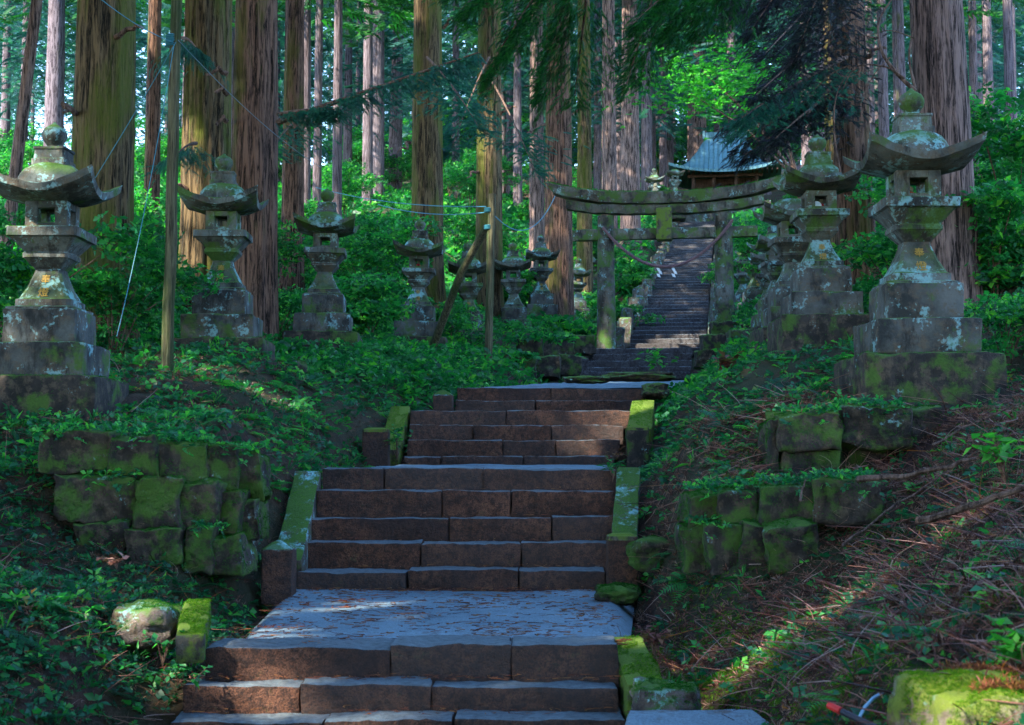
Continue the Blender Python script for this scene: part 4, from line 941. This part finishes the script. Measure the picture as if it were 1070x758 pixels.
# branches with needles (parts of trees)
def branch(parent, A, B, n, size, mat, label=None, droop=.3, width=.8, r0=.03, seed=0, sag=.1, twigs_=True):
    rg = np.random.default_rng(500 + seed); o = Vector(parent.location)
    A, B = Vector(A), Vector(B); L = (B - A).length
    pts = [A.lerp(B, i / 10) - Vector((0, 0, sag * L * (i / 10) ** 2)) for i in range(11)]
    e = link('branch', from_bm('branch', tube_bm([p - o for p in pts], [r0 * (1 - .8 * i / 10) for i in range(11)], 6)), M['twig'], parent)
    V, Fc, r = spray_branch(A, B, n, size, rg, droop, width, sag=sag)
    f = link('needles', from_np('needles', V - np.array(o), Fc, r), mat, e)
    return e
branch(T2, P(290, 128, 19.3), P(500, 55, 17.2), 700, .13, M['needleblue'], seed=1, width=.35, sag=.0, droop=.35, r0=.045)
branch(T2, P(290, 120, 19.3), P(355, 105, 18.5), 240, .14, M['needleblue'], seed=2, width=.3)
branch(T3, P(190, 40, 21.5), P(205, 38, 20), 400, .13, M['needleblue'], seed=3, width=.5, droop=.8)
branch(T3, P(205, 150, 21.5), P(185, 150, 20), 300, .14, M['needleblue'], seed=4, width=.6, droop=.6)
branch(T4, P(305, 130, 32.5), P(280, 150, 30), 260, .22, M['needleblue'], seed=5, width=.9)
branch(T6, P(446, 60, 30.5), P(500, 110, 27), 420, .24, M['needleblue'], seed=6, width=.9)
branch(T7, P(511, 60, 34.5), P(470, 140, 31), 500, .26, M['needleblue'], seed=7, width=1.2)
branch(T7, P(511, 80, 34.5), P(560, 160, 31), 420, .26, M['needleblue'], seed=8, width=1.2)
for k, (x1, y1, x2, y2, n) in enumerate([(890, -30, 800, 40, 620), (888, 20, 790, 85, 620), (885, 60, 775, 110, 560), (890, -40, 780, -5, 560), (880, 90, 810, 135, 520), (885, -20, 830, 60, 520), (880, 60, 768, 128, 300), (882, 75, 835, 125, 500), (884, 95, 778, 155, 420), (884, 60, 752, 128, 330), (884, 80, 765, 150, 300)]):
    branch(T13, P(x1, y1, 21.2), P(x2, y2, 17.5 + k * .3), n, .15, M['needledead'] if k not in (2, 6) else M['needleblue'], seed=20 + k, width=.8, droop=.4, sag=.04)
# boughs hanging in from above
def bough(label, A, lst, mat, seed, size=.2, D=13.):
    a = P(*A); t = empty('cedar_bough', a); tag(t, label, 'branch')
    for i, (x1, y1, x2, y2, n) in enumerate(lst):
        e = branch(t, P(x1, y1, D), P(x2, y2, D - .5 + .3 * i), int(n * 1.9), size * .46, mat, seed=seed + i, width=.55, droop=.45, sag=.05, r0=.016)
bough('dark green cedar bough hanging from the top edge left of centre', (560, -60, 13), [(560, -60, 480, 5, 300), (590, -50, 505, 72, 380), (600, -30, 562, 95, 400), (590, -60, 530, 40, 300), (615, -20, 600, 100, 240), (540, -60, 470, -12, 200)], M['needle'], 60)
bough('dark green cedar bough hanging from the top edge above the torii', (720, -60, 13), [(760, -60, 660, 18, 300), (700, -60, 655, 80, 260), (770, -50, 690, 30, 340), (770, -60, 725, 30, 300), (705, -30, 668, 78, 200)], M['needle'], 80)
bough('purple brown cedar bough hanging from the top edge on the right', (830, -60, 15), [(850, -60, 785, 25, 360), (870, -50, 830, 60, 360), (830, -60, 755, 5, 300)], M['needledead'], 95, .22, 15.)

# dead bare branches by right trunk
t = empty('dead_branch', P(960, 95, 13.5)); tag(t, 'bare curving dead branches left of the huge grey brown trunk', 'dead branch'); o0 = Vector(t.location)
def bare(pl, D, r, seed):
    pts = [P(x, y, D + .3 * i / len(pl)) for i, (x, y) in enumerate(pl)]
    sm = []
    for i in range(len(pts) - 1):
        p0, p1, p2, p3 = pts[max(i - 1, 0)], pts[i], pts[i + 1], pts[min(i + 2, len(pts) - 1)]
        for k in range(5):
            s = k / 5; sm.append(.5 * ((2 * p1) + (-p0 + p2) * s + (2 * p0 - 5 * p1 + 4 * p2 - p3) * s * s + (-p0 + 3 * p1 - 3 * p2 + p3) * s ** 3))
    sm.append(pts[-1]); n = len(sm)
    link('twig', from_bm('twig', tube_bm([p - o0 for p in sm], [r * (1 - .75 * i / n) for i in range(n)], 6, wob=.2)), M['twig'], t, smooth=True)
for i, (pl, D, r) in enumerate([([(957, 95), (940, 80), (922, 55), (918, 25), (930, 2), (945, -20)], 14, .022), ([(957, 95), (950, 60), (955, 20), (948, -10)], 14.2, .016), ([(945, 82), (925, 70), (895, 70), (880, 95)], 14, .012), ([(918, 40), (900, 35), (880, 10)], 14, .009), ([(878, 180), (872, 140), (874, 100), (890, 70)], 15, .012), ([(884, 70), (868, 78), (850, 95)], 14.5, .008), ([(930, 60), (912, 80), (898, 110)], 14, .007), ([(860, 60), (880, 80), (905, 75), (935, 65)], 14.3, .006), ([(955, 40), (930, 32), (905, 38)], 14, .007)]): bare(pl, D, r, i)
# short branch stubs on trunks
for tr_, lst in ((T2, [(238, 100, 225, 96), (238, 128, 226, 130), (238, 78, 216, 78)]), (T3, [(200, 60, 186, 50), (225, 170, 240, 168), (195, 200, 184, 195)]), (T1, [(120, 40, 150, 30), (80, 120, 66, 118)]), (T13, [(905, 60, 925, 50), (885, 200, 868, 205)]), (T7, [(523, 120, 540, 112), (500, 180, 488, 186)]), (T8, [(570, 95, 548, 90), (570, 130, 540, 150), (598, 120, 630, 95)]), (T6, [(463, 30, 480, 15), (430, 150, 415, 160)])):
    o0 = Vector(tr_.location); D = tr_.location.y - .2
    for (x1, y1, x2, y2) in lst: link('branch_stub', from_bm('branch_stub', tube_bm([p - o0 for p in curve_pts(P(x1, y1, D), P(x2, y2, D - .4), -.05, 8, .15, x1)], [.04 - .003 * i for i in range(9)], 6)), M['twig'], tr_)

# ------------------------------------------------------------------ shrubs
def shrub_mesh(n, rad, h, rg, lobes=9, size=.08, tm=T_SPRIG):
    c = np.c_[rg.normal(0, rad * .5, lobes), rg.normal(0, rad * .5, lobes), rg.uniform(.12, 1, lobes) * h]; w = rg.integers(0, lobes, n)
    d = rg.normal(0, 1, (n, 3)); d /= np.linalg.norm(d, axis=1)[:, None]
    p = c[w] + d * (rg.uniform(.05, 1, n) ** .6)[:, None] * rad * np.array((.62, .62, .24)); p = p[p[:, 2] > .02]
    V, Fc, r = scatter(tm, p, rg.uniform(size * .7, size * 1.4, len(p)), .5, None, rg); return from_np('foliage', V, Fc, r), c
def stem_mesh(c, rg):
    bm = bmesh.new()
    for q in c:
        m = Vector((q[0] * .3, q[1] * .3, q[2] * .5)); tube_bm([(q[0] * .05, q[1] * .05, -.2), m, Vector(q)], [.018, .012, .005], 5, bm)
    return from_bm('stems', bm)
SH = []
for k, (n, rad, h, s) in enumerate([(1000, 1.0, 1.3, .10), (1200, 1.15, 1.9, .105), (850, .95, .9, .095), (1500, 1.4, 2.8, .12)]):
    rg = np.random.default_rng(300 + k); f, c = shrub_mesh(n, rad, h, rg, 9 + 2 * k, s); SH.append((f, stem_mesh(c, rg)))
def shrub(x, y, k, s, mat, label, group, cat='shrub', dz=0, rz=None, name='leafy_shrub'):
    t = empty(name, (x, y, gz(x, y) + dz), random.uniform(0, 6.28) if rz is None else rz, s); tag(t, label, cat, group)
    f = link('foliage', SH[k][0].copy() if mat != M['shrub'] else SH[k][0], None, t)
    if not f.data.materials: f.data.materials.append(mat)
    link('stems', SH[k][1], M['twig'], t); return t
def shp(px, py, D, k, s, mat, label, dz=0, group='shrubs right behind the stone lanterns'):
    p = P(px, py, D); return shrub(p.x, D, k, s, mat, label, group, dz=dz)
for k in range(4): SH[k][0].materials.append(M['shrub'])
SHc = SH
for a in [(118, 318, 15.4, 1, .6, 'leafy shrub filling the gap right of the leftmost lantern'), (148, 318, 19, 2, .8, 'low leafy shrub behind the foot of the round pole'), (10, 300, 15.5, 1, .8, 'leafy shrub behind the left edge of the leftmost lantern'),
          (290, 350, 22, 2, .8, 'low sunlit shrub left of the third lantern'), (385, 345, 24.5, 0, .9, 'bright shrub between the third and fourth lanterns'), (470, 345, 29, 2, .8, 'low shrub behind the leaning log'), (410, 330, 30, 1, 1.0, 'tall shrub behind the third and fourth lanterns'), (535, 330, 38, 0, 1, 'shrub behind the lantern right of the upright pole'),
          (1040, 310, 15, 0, .8, 'leafy shrub at the foot of the huge grey brown trunk'), (1060, 250, 19, 3, .9, 'tall shrub against the right edge above the bank'), (930, 300, 17.5, 2, .8, 'low shrub between the two big right trunks'), (1050, 360, 13, 2, .6, 'low leafy plant right of the mossy plinth'), (650, 330, 40, 2, .7, 'small green shrub seen through the torii opening'), (670, 280, 47, 0, .8, 'green shrub left of the long stairway beyond the torii'), (770, 300, 46, 0, .8, 'shrub right of the long stairway beyond the torii')]:
    shp(a[0], a[1], a[2], a[3], a[4], M['shrub'], a[5])
rs = np.random.default_rng(44); sp = []; tries = 0
while len(sp) < 92 and tries < 6000:
    tries += 1; y = 24 + 62 * rs.uniform(0, 1) ** 1.1; x = rs.uniform(-1, 1) * y * .38
    if abs(x - lin(CL, y)) < 2.6 or any((x - a) ** 2 + (y - b) ** 2 < (1.2 + y * .02) ** 2 for a, b in sp) or (abs(x - 12) < 4 and 66 < y < 80): continue
    row = [P(q, 300, d) for q, d in ((338, 21), (437, 27), (490, 31), (537, 35), (565, 38), (604, 43), (829, 21), (812, 25), (803, 31), (790, 36), (777, 40))]
    if any(abs(x - q.x) < 1.6 and abs(y - q.y) < 1.6 for q in row) : continue
    if any(abs(x / y * F + 535 - q) < 40 * 24 / dd and y < dd for q, dd in ((437, 27), (490, 31), (537, 35), (565, 38), (604, 43), (695, 33))): continue
    sp.append((x, y))
for i, (x, y) in enumerate(sp):
    shrub(x, y, [3, 1, 3, 0][i % 4], float(.56 + y * .0045), M['shrub'], 'bushy green sapling on the slope of the background forest', 'saplings in the background forest', name='forest_sapling', cat='sapling')
for i in range(34):
    y = rs.uniform(86, 135); x = rs.uniform(-1, 1) * y * .40
    shrub(x, y, [3, 1][i % 2], float(rs.uniform(1.4, 2.2)), M['shrub'], 'bushy green sapling on the slope of the background forest', 'saplings in the background forest', name='forest_sapling', cat='sapling')
# bright maple near the shrine
rg = np.random.default_rng(9)
p = P(820, 240, 44); t = empty('maple_tree', (p.x + .6, 44, gz(p.x + .6, 44) - .1)); tag(t, 'bright green maple branches in front of the shrine, top right of the torii', 'maple tree'); o0 = Vector(t.location)
bm = bmesh.new(); bs = [P(795, 84, 44), P(752, 90, 43), P(722, 98, 42), P(772, 72, 45), P(810, 118, 44), P(735, 76, 42)]
fk = P(835, 190, 44)
tube_bm([(0, 0, 0), (fk - o0) * .5, fk - o0], [.12, .09, .07], 8, bm)
for b_ in bs: tube_bm([fk - o0, (fk + b_) / 2 - o0 + Vector((0, 0, .3)), b_ - o0], [.05, .03, .012], 6, bm)
link('trunk', from_bm('trunk', bm), M['twig'], t)
pp = []
for b_ in bs:
    n = 170; q = np.array(b_ - o0) + rg.normal(0, 1, (n, 3)) * np.array((1.0, .8, .42)); pp.append(q)
pp = np.vstack(pp); V, Fc, r = scatter(T_SPRIG, pp, rg.uniform(.10, .2, len(pp)), .25, None, rg)
link('crown', from_np('crown', V, Fc, r), M['maple'], t)

# plants creeping over the retaining walls
def overgrow(label, rows_, n, size, mat, seed, name='wall_plants'):
    rg = np.random.default_rng(seed); out = []
    for (a, b, pt, D) in rows_:
        m = int(n * (b - a) / 100); u = rg.uniform(0, 1, m); u = u[np.sin(u * 23 + a) + rg.normal(0, .6, m) > -.2]; m = len(u); dep = rg.uniform(-.05, .4, m)
        q = np.array([P(a + (b - a) * k, pt, D) for k in u]); q[:, 1] += dep; q[:, 2] += .02 - np.where(dep < 0, rg.uniform(0, .12, m), 0) + rg.uniform(0, .04, m); out.append(q)
    q = np.vstack(out); V, Fc, rr = scatter(T_SPRIG, q, rg.uniform(size * .6, size * 1.3, len(q)), .5, None, rg)
    tag(link(name, from_np(name, V, Fc, rr), mat), label, 'plants', kind='stuff')
overgrow('small green plants growing over the top of the left retaining wall', [(38, 119, 452, 10.0), (116, 164, 458, 9.97), (163, 214, 463, 10.0), (212, 275, 472, 10.1), (90, 150, 500, 9.9), (200, 235, 556, 9.75)], 190, .042, M['cover'], 1)
overgrow('small green plants growing over the top of the right retaining wall', [(718, 757, 514, 9.7), (752, 794, 512, 9.6), (790, 857, 508, 9.45), (852, 922, 502, 9.35), (720, 760, 551, 9.55)], 190, .04, M['cover'], 2)
overgrow('small green plants growing over the rubble bank left of the torii', [(470, 500, 373, 25), (500, 530, 371, 25.4), (528, 560, 373, 26), (540, 600, 355, 29)], 300, .12, M['cover'], 4)
overgrow('small green plants growing over the dark stacked blocks', [(816, 880, 433, 10.3), (880, 955, 425, 10.5)], 160, .045, M['cover'], 3)

# moss tufts rooted on stones
def moss_on(o, n, size, mat, seed, up=.35, pred=None):
    rg = np.random.default_rng(seed); me = o.data; me.calc_loop_triangles(); nt_ = len(me.loop_triangles)
    vi = np.zeros(nt_ * 3, np.int32); me.loop_triangles.foreach_get('vertices', vi); vi = vi.reshape(-1, 3)
    co = np.zeros(len(me.vertices) * 3); me.vertices.foreach_get('co', co); co = co.reshape(-1, 3)
    nr = np.cross(co[vi[:, 1]] - co[vi[:, 0]], co[vi[:, 2]] - co[vi[:, 0]]); ar = np.linalg.norm(nr, axis=1) + 1e-12; nn = nr / ar[:, None]
    w_ = ar * np.clip(nn[:, 2] + up, .0, 1); w_[nn[:, 2] < -.3] = 0; w_ /= w_.sum(); k = rg.choice(nt_, n, p=w_)
    a, b = rg.uniform(0, 1, n), rg.uniform(0, 1, n); f = a + b > 1; a[f], b[f] = 1 - a[f], 1 - b[f]
    p = co[vi[k, 0]] + a[:, None] * (co[vi[k, 1]] - co[vi[k, 0]]) + b[:, None] * (co[vi[k, 2]] - co[vi[k, 0]])
    cl = np.array([noise.noise(Vector(q * 6) + Vector((seed, 0, 0))) for q in p]); m = cl > -.12; p = p[m]
    V, Fc, rr = scatter(T_TUFT, p, rg.uniform(size * .6, size * 1.4, len(p)), .6, None, rg)
    c = link('moss', from_np('moss', V, Fc, rr), mat, o if o.parent is None else o); c['kind'] = 'stuff'
for k_, o in enumerate([o for o in C.objects if o.type == 'MESH']):
    nm = o.data.materials[0].name if o.data.materials else ''
    if o.name.startswith('top_lintel'): moss_on(o, 2500, .035, M['mossdark'], k_, .0)
    if o.name.startswith('curb_stone') and nm == 'mossy_curb_stone': moss_on(o, 2600, .012, M['moss'], k_, .2)
    elif o.name.startswith('lower_plinth') and o.parent.location.y < 25: moss_on(o, 3500, .014, M['mossdark'], k_, .1)
    elif o.name.startswith('curb_stone'): moss_on(o, 500, .010, M['moss'], k_, .1)
    elif o.name.startswith('boulder') and nm == 'mossy_boulder': moss_on(o, 20000, .012, M['moss'], k_, .5)
    elif o.name.startswith('boulder'): moss_on(o, 2200, .011, M['mossdark'], k_, .1)
    elif o.name.startswith('wall_stone') and o.parent.location.y < 12: moss_on(o, 2600, .013, M['mossdark'], k_, .5)

# single plants in front
def plant(label, px, py, D, n, h, mat, tm=T_LEAF, spread=.25, size=.07, name='leafy_plant', seed=0, dz=0):
    p = P(px, py, D); rg = np.random.default_rng(700 + seed); t = empty(name, p); tag(t, label, 'plant')
    bm = bmesh.new(); pts = []
    for k in range(n):
        a = rg.uniform(0, 6.28); e = Vector((math.cos(a) * spread * rg.uniform(.3, 1), math.sin(a) * spread * rg.uniform(.3, 1), h * rg.uniform(.5, 1)))
        m = Vector((e.x * .3, e.y * .3, e.z * .65)); tube_bm([(0, 0, -.03), m, e], [.004, .003, .0015], 4, bm)
        for s in np.linspace(.35, 1, 6):
            q = m.lerp(e, (s - .35) / .65); pts.append(q)
    link('stems', from_bm('stems', bm), M['twig'], t)
    pts = np.array(pts); V, Fc, r = scatter(tm, pts, rg.uniform(size * .6, size * 1.2, len(pts)), .35, None, rg)
    link('leaves', from_np('leaves', V, Fc, r), mat, t)
plant('small bright leafy sprig just below the mossy corner block', 170, 690, 7.7, 5, .16, M['shrub'], seed=1, size=.06, spread=.16)
plant('lone green sprig hanging over the left end of the lowest steps', 205, 718, 7.4, 3, .10, M['shrub'], seed=2, size=.06, spread=.14)
plant('tuft of long bright leaves on the sunny right edge of the bank', 1050, 500, 8.4, 14, .28, M['maple'], seed=3, size=.09, spread=.25)
plant('leafy sprig on the bright grass right of the steps below the torii', 690, 395, 24, 9, .5, M['maple'], seed=4, size=.14, spread=.35)
plant('red brown fern on the bank right of the steps below the torii', 765, 395, 19, 10, .35, M['fernred'], seed=5, size=.16, spread=.3, name='fern')
plant('small rusty plant at the right foot of the four-step flight', 637, 488, 14, 6, .2, M['fernred'], seed=6, size=.06, spread=.15)
plant('green sprig at the right end of the top brown step', 640, 500, 12.1, 6, .2, M['shrub'], seed=7, size=.07, spread=.15)
plant('leafy weed at the left foot of the four-step flight', 415, 478, 15.2, 9, .35, M['shrub'], seed=8, size=.08, spread=.2)
plant('tuft of green blades beside the big mossy boulder', 1062, 700, 4.9, 10, .16, M['maple'], seed=9, size=.07, spread=.12)
plant('rust and yellow cedar sprig on the right bank litter', 955, 655, 6.6, 16, .05, M['litter'], seed=10, size=.05, spread=.16, name='cedar_sprig')
plant('yellow brown fern leaf on the left bank litter', 122, 590, 9.2, 9, .05, M['litter'], seed=11, size=.07, spread=.16, name='fern')
plant('reddish cedar sprig by the mossy curb right of the landing', 684, 680, 7.7, 14, .12, M['fernred'], seed=12, size=.06, spread=.12, name='cedar_sprig')

# fallen branches
def fallen(label, pl, r, seed=0):
    pts = [P(*q) for q in pl]; o0 = pts[0]; sm = []
    for a_, b_ in zip(pts, pts[1:]): sm += [a_.lerp(b_, k / 4) + Vector((0, 0, nz((k, seed, a_.x), .9) * .02)) for k in range(4)]
    sm.append(pts[-1]); n = len(sm)
    o = link('fallen_branch', from_bm('fallen_branch', tube_bm([p - o0 for p in sm], [r * (1 - .5 * i / n) for i in range(n)], 7, wob=.3)), M['twig'], None, o0, smooth=True); tag(o, label, 'branch')
fallen('thick pinkish fallen branch lying above the right mossy wall', [(896, 501, 9.2), (940, 499, 9.0), (985, 490, 8.8), (1020, 480, 8.8)], .022, 1)
fallen('fallen branch slanting up to the right edge of the bank', [(960, 545, 7.8), (1010, 530, 7.4), (1069, 510, 7.2), (1100, 500, 7.1)], .022, 2)
fallen('long thin stick slanting across the right bank litter', [(880, 570, 8.4), (925, 535, 8.6), (980, 500, 8.9), (1010, 478, 9.0)], .008, 3)
fallen('long arched stick near the right edge of the bank', [(975, 465, 9.6), (1010, 445, 9.8), (1069, 420, 9.8)], .008, 4)
fallen('pale thin stick leaning on the dark stacked blocks', [(842, 430, 11.2), (850, 415, 11.5), (862, 400, 12)], .01, 5)
fallen('twisted stick lying on litter in the right foreground', [(880, 640, 6.8), (925, 625, 6.9), (960, 632, 6.8), (985, 600, 6.9)], .008, 6)
fallen('broken stick standing against the right mossy wall', [(836, 524, 9.25), (838, 512, 9.3), (842, 502, 9.35)], .009, 7)
fallen('curved stick in the lower right corner litter', [(1000, 620, 6.0), (1040, 600, 6.1), (1069, 580, 6.1)], .009, 8)
# pipe with red tip, blue hose
a_, b_ = P(866, 737, 5.0), P(930, 768, 4.8); d = (b_ - a_)
t = empty('marker_rod', a_); tag(t, 'dark rod with a red tip sticking out of the litter at the bottom', 'rod')
link('rod_body', from_bm('rod_body', tube_bm([d * .22, d * 1.2], .011, 12)), M['black'], t, smooth=True); link('rod_tip', from_bm('rod_tip', tube_bm([(0, 0, 0), d * .2], .013, 12)), M['red'], t, smooth=True)
o = link('hose', from_bm('hose', tube_bm([p - P(897, 752, 5.1) for p in (P(897, 752, 5.1), P(903, 740, 5.15), P(912, 730, 5.2), P(922, 724, 5.25))], .006, 8)), M['bluepipe'], None, P(897, 752, 5.1), smooth=True); tag(o, 'short curved pale blue hose beside the red tipped rod', 'hose')

# ------------------------------------------------------------------ poles and wires
def pole(label, px, pyt, pyb, D, wpx, lean=(0, 0), bands=()):
    a, b = P(px, pyb, D), P(px, pyt, D); t = empty('wooden_pole', a); tag(t, label, 'pole'); r = wpx / 2 * D / F
    pts = [(lean[0] * i / 12 + nz((i, px, 0), .4) * .02, 0, -.4 + (b.z - a.z + .4) * i / 12) for i in range(13)]
    link('shaft', from_bm('shaft', tube_bm(pts, [r * (1.08 - .12 * i / 12) for i in range(13)], 16)), M['pole'], t, smooth=True)
    for z in bands:
        z = P(px, z, D).z - a.z; bm = bmesh.new()
        for q in range(4): lathe([(r * 1.0, z + q * .018), (r * 1.2, z + .009 + q * .018), (r * 1.0, z + .018 + q * .018)], 14, 0, 0, bm)
        link('tie', from_bm('tie', bm), M['cord'], t, smooth=True)
    return t
pole('round mossy pole rising out of the top between the left lanterns', 175, -40, 356, 14.2, 12, (.04, 0), (44, 49))
pole('upright weathered pole with blue ties in front of the mid lanterns', 510, 203, 372, 24, 8, (.06, 0), (222, 240))
p0, p1 = P(457, 330, 25.5), P(508, 238, 24.4)
o = link('leaning_log', from_bm('leaning_log', tube_bm([Vector((0, 0, -.4)) + (p1 - p0) * -.08, (p1 - p0) * .5, (p1 - p0)], [.075, .07, .062], 12, wob=.1)), M['pole'], None, p0, smooth=True); tag(o, 'thin log leaning up against the upright weathered pole', 'log')
def wire(label, A, B, sag, r, mat=None, cat='cord'):
    a, b = P(*A), P(*B); pts = curve_pts(a, b, sag, 24)
    o = link('cord', from_bm('cord', tube_bm([p - a for p in pts], r, 6)), mat or M['cord'], None, a, smooth=True); tag(o, label, cat)
wire('turquoise cord from the round pole to the top left', (180, 44, 14.1), (92, -12, 12.5), .05, .0042)
wire('turquoise cord slanting from the round pole down behind the leftmost lantern', (184, 44, 14.1), (92, 198, 14.4), .02, .0042)
wire('turquoise cord slack from the round pole down into the shrubs', (182, 46, 14.1), (122, 352, 13.2), .16, .0042)
wire('thin grey wire running right from the round pole past the twin trunks', (186, 42, 14.1), (335, 175, 21), .1, .004, M['wire'], 'wire')
wire('thin blue wire from the upright weathered pole to the left', (508, 216, 24), (330, 196, 30), .12, .008, M['cord'], 'wire')
wire('lower thin blue wire from the upright weathered pole to the left', (508, 222, 24), (395, 214, 27), .1, .008, M['cord'], 'wire')
wire('thin blue wire from the upright weathered pole to the torii beam', (512, 220, 24), (580, 205, 33), .55, .009, M['cord'], 'wire')

# ------------------------------------------------------------------ light, sky, camera
w = bpy.data.worlds.new('World'); sc.world = w; w.use_nodes = True; nt = w.node_tree; bg = nt.nodes['Background']
sky = nt.nodes.new('ShaderNodeTexSky'); sky.sky_type = 'NISHITA'; sky.sun_disc = False; sky.ozone_density = 4.5; sky.dust_density = .1
sky.sun_elevation = SUN_EL; sky.sun_rotation = math.atan2(S[0], S[1])
nt.links.new(sky.outputs[0], bg.inputs[0]); bg.inputs[1].default_value = .15
ld = bpy.data.lights.new('sun', 'SUN'); ld.energy = 2.5; ld.angle = R(.5); ld.color = (1, .90, .74)
lo = bpy.data.objects.new('sun', ld); C.objects.link(lo); lo.rotation_mode = 'QUATERNION'; lo.rotation_quaternion = Vector(S).to_track_quat('Z', 'Y')
cd = bpy.data.cameras.new('camera'); cam = bpy.data.objects.new('camera', cd); C.objects.link(cam); sc.camera = cam
cd.sensor_width = 36; cd.lens = 36 * F / 1070; cd.clip_start = .05; cd.clip_end = 1000; cam.location = (0, 0, 0); cam.rotation_euler = (math.pi / 2 + TH, 0, 0)
cd.dof.use_dof = True; cd.dof.focus_distance = 14; cd.dof.aperture_fstop = 5.6
sc.view_settings.view_transform = 'Standard'; sc.view_settings.look = 'None'; sc.view_settings.exposure = 3.35; sc.view_settings.gamma = 1
cy = sc.cycles; cy.use_denoising = True; cy.max_bounces = 4; cy.diffuse_bounces = 1; cy.glossy_bounces = 2; cy.transmission_bounces = 3; cy.volume_bounces = 0; cy.caustics_reflective = False; cy.caustics_refractive = False
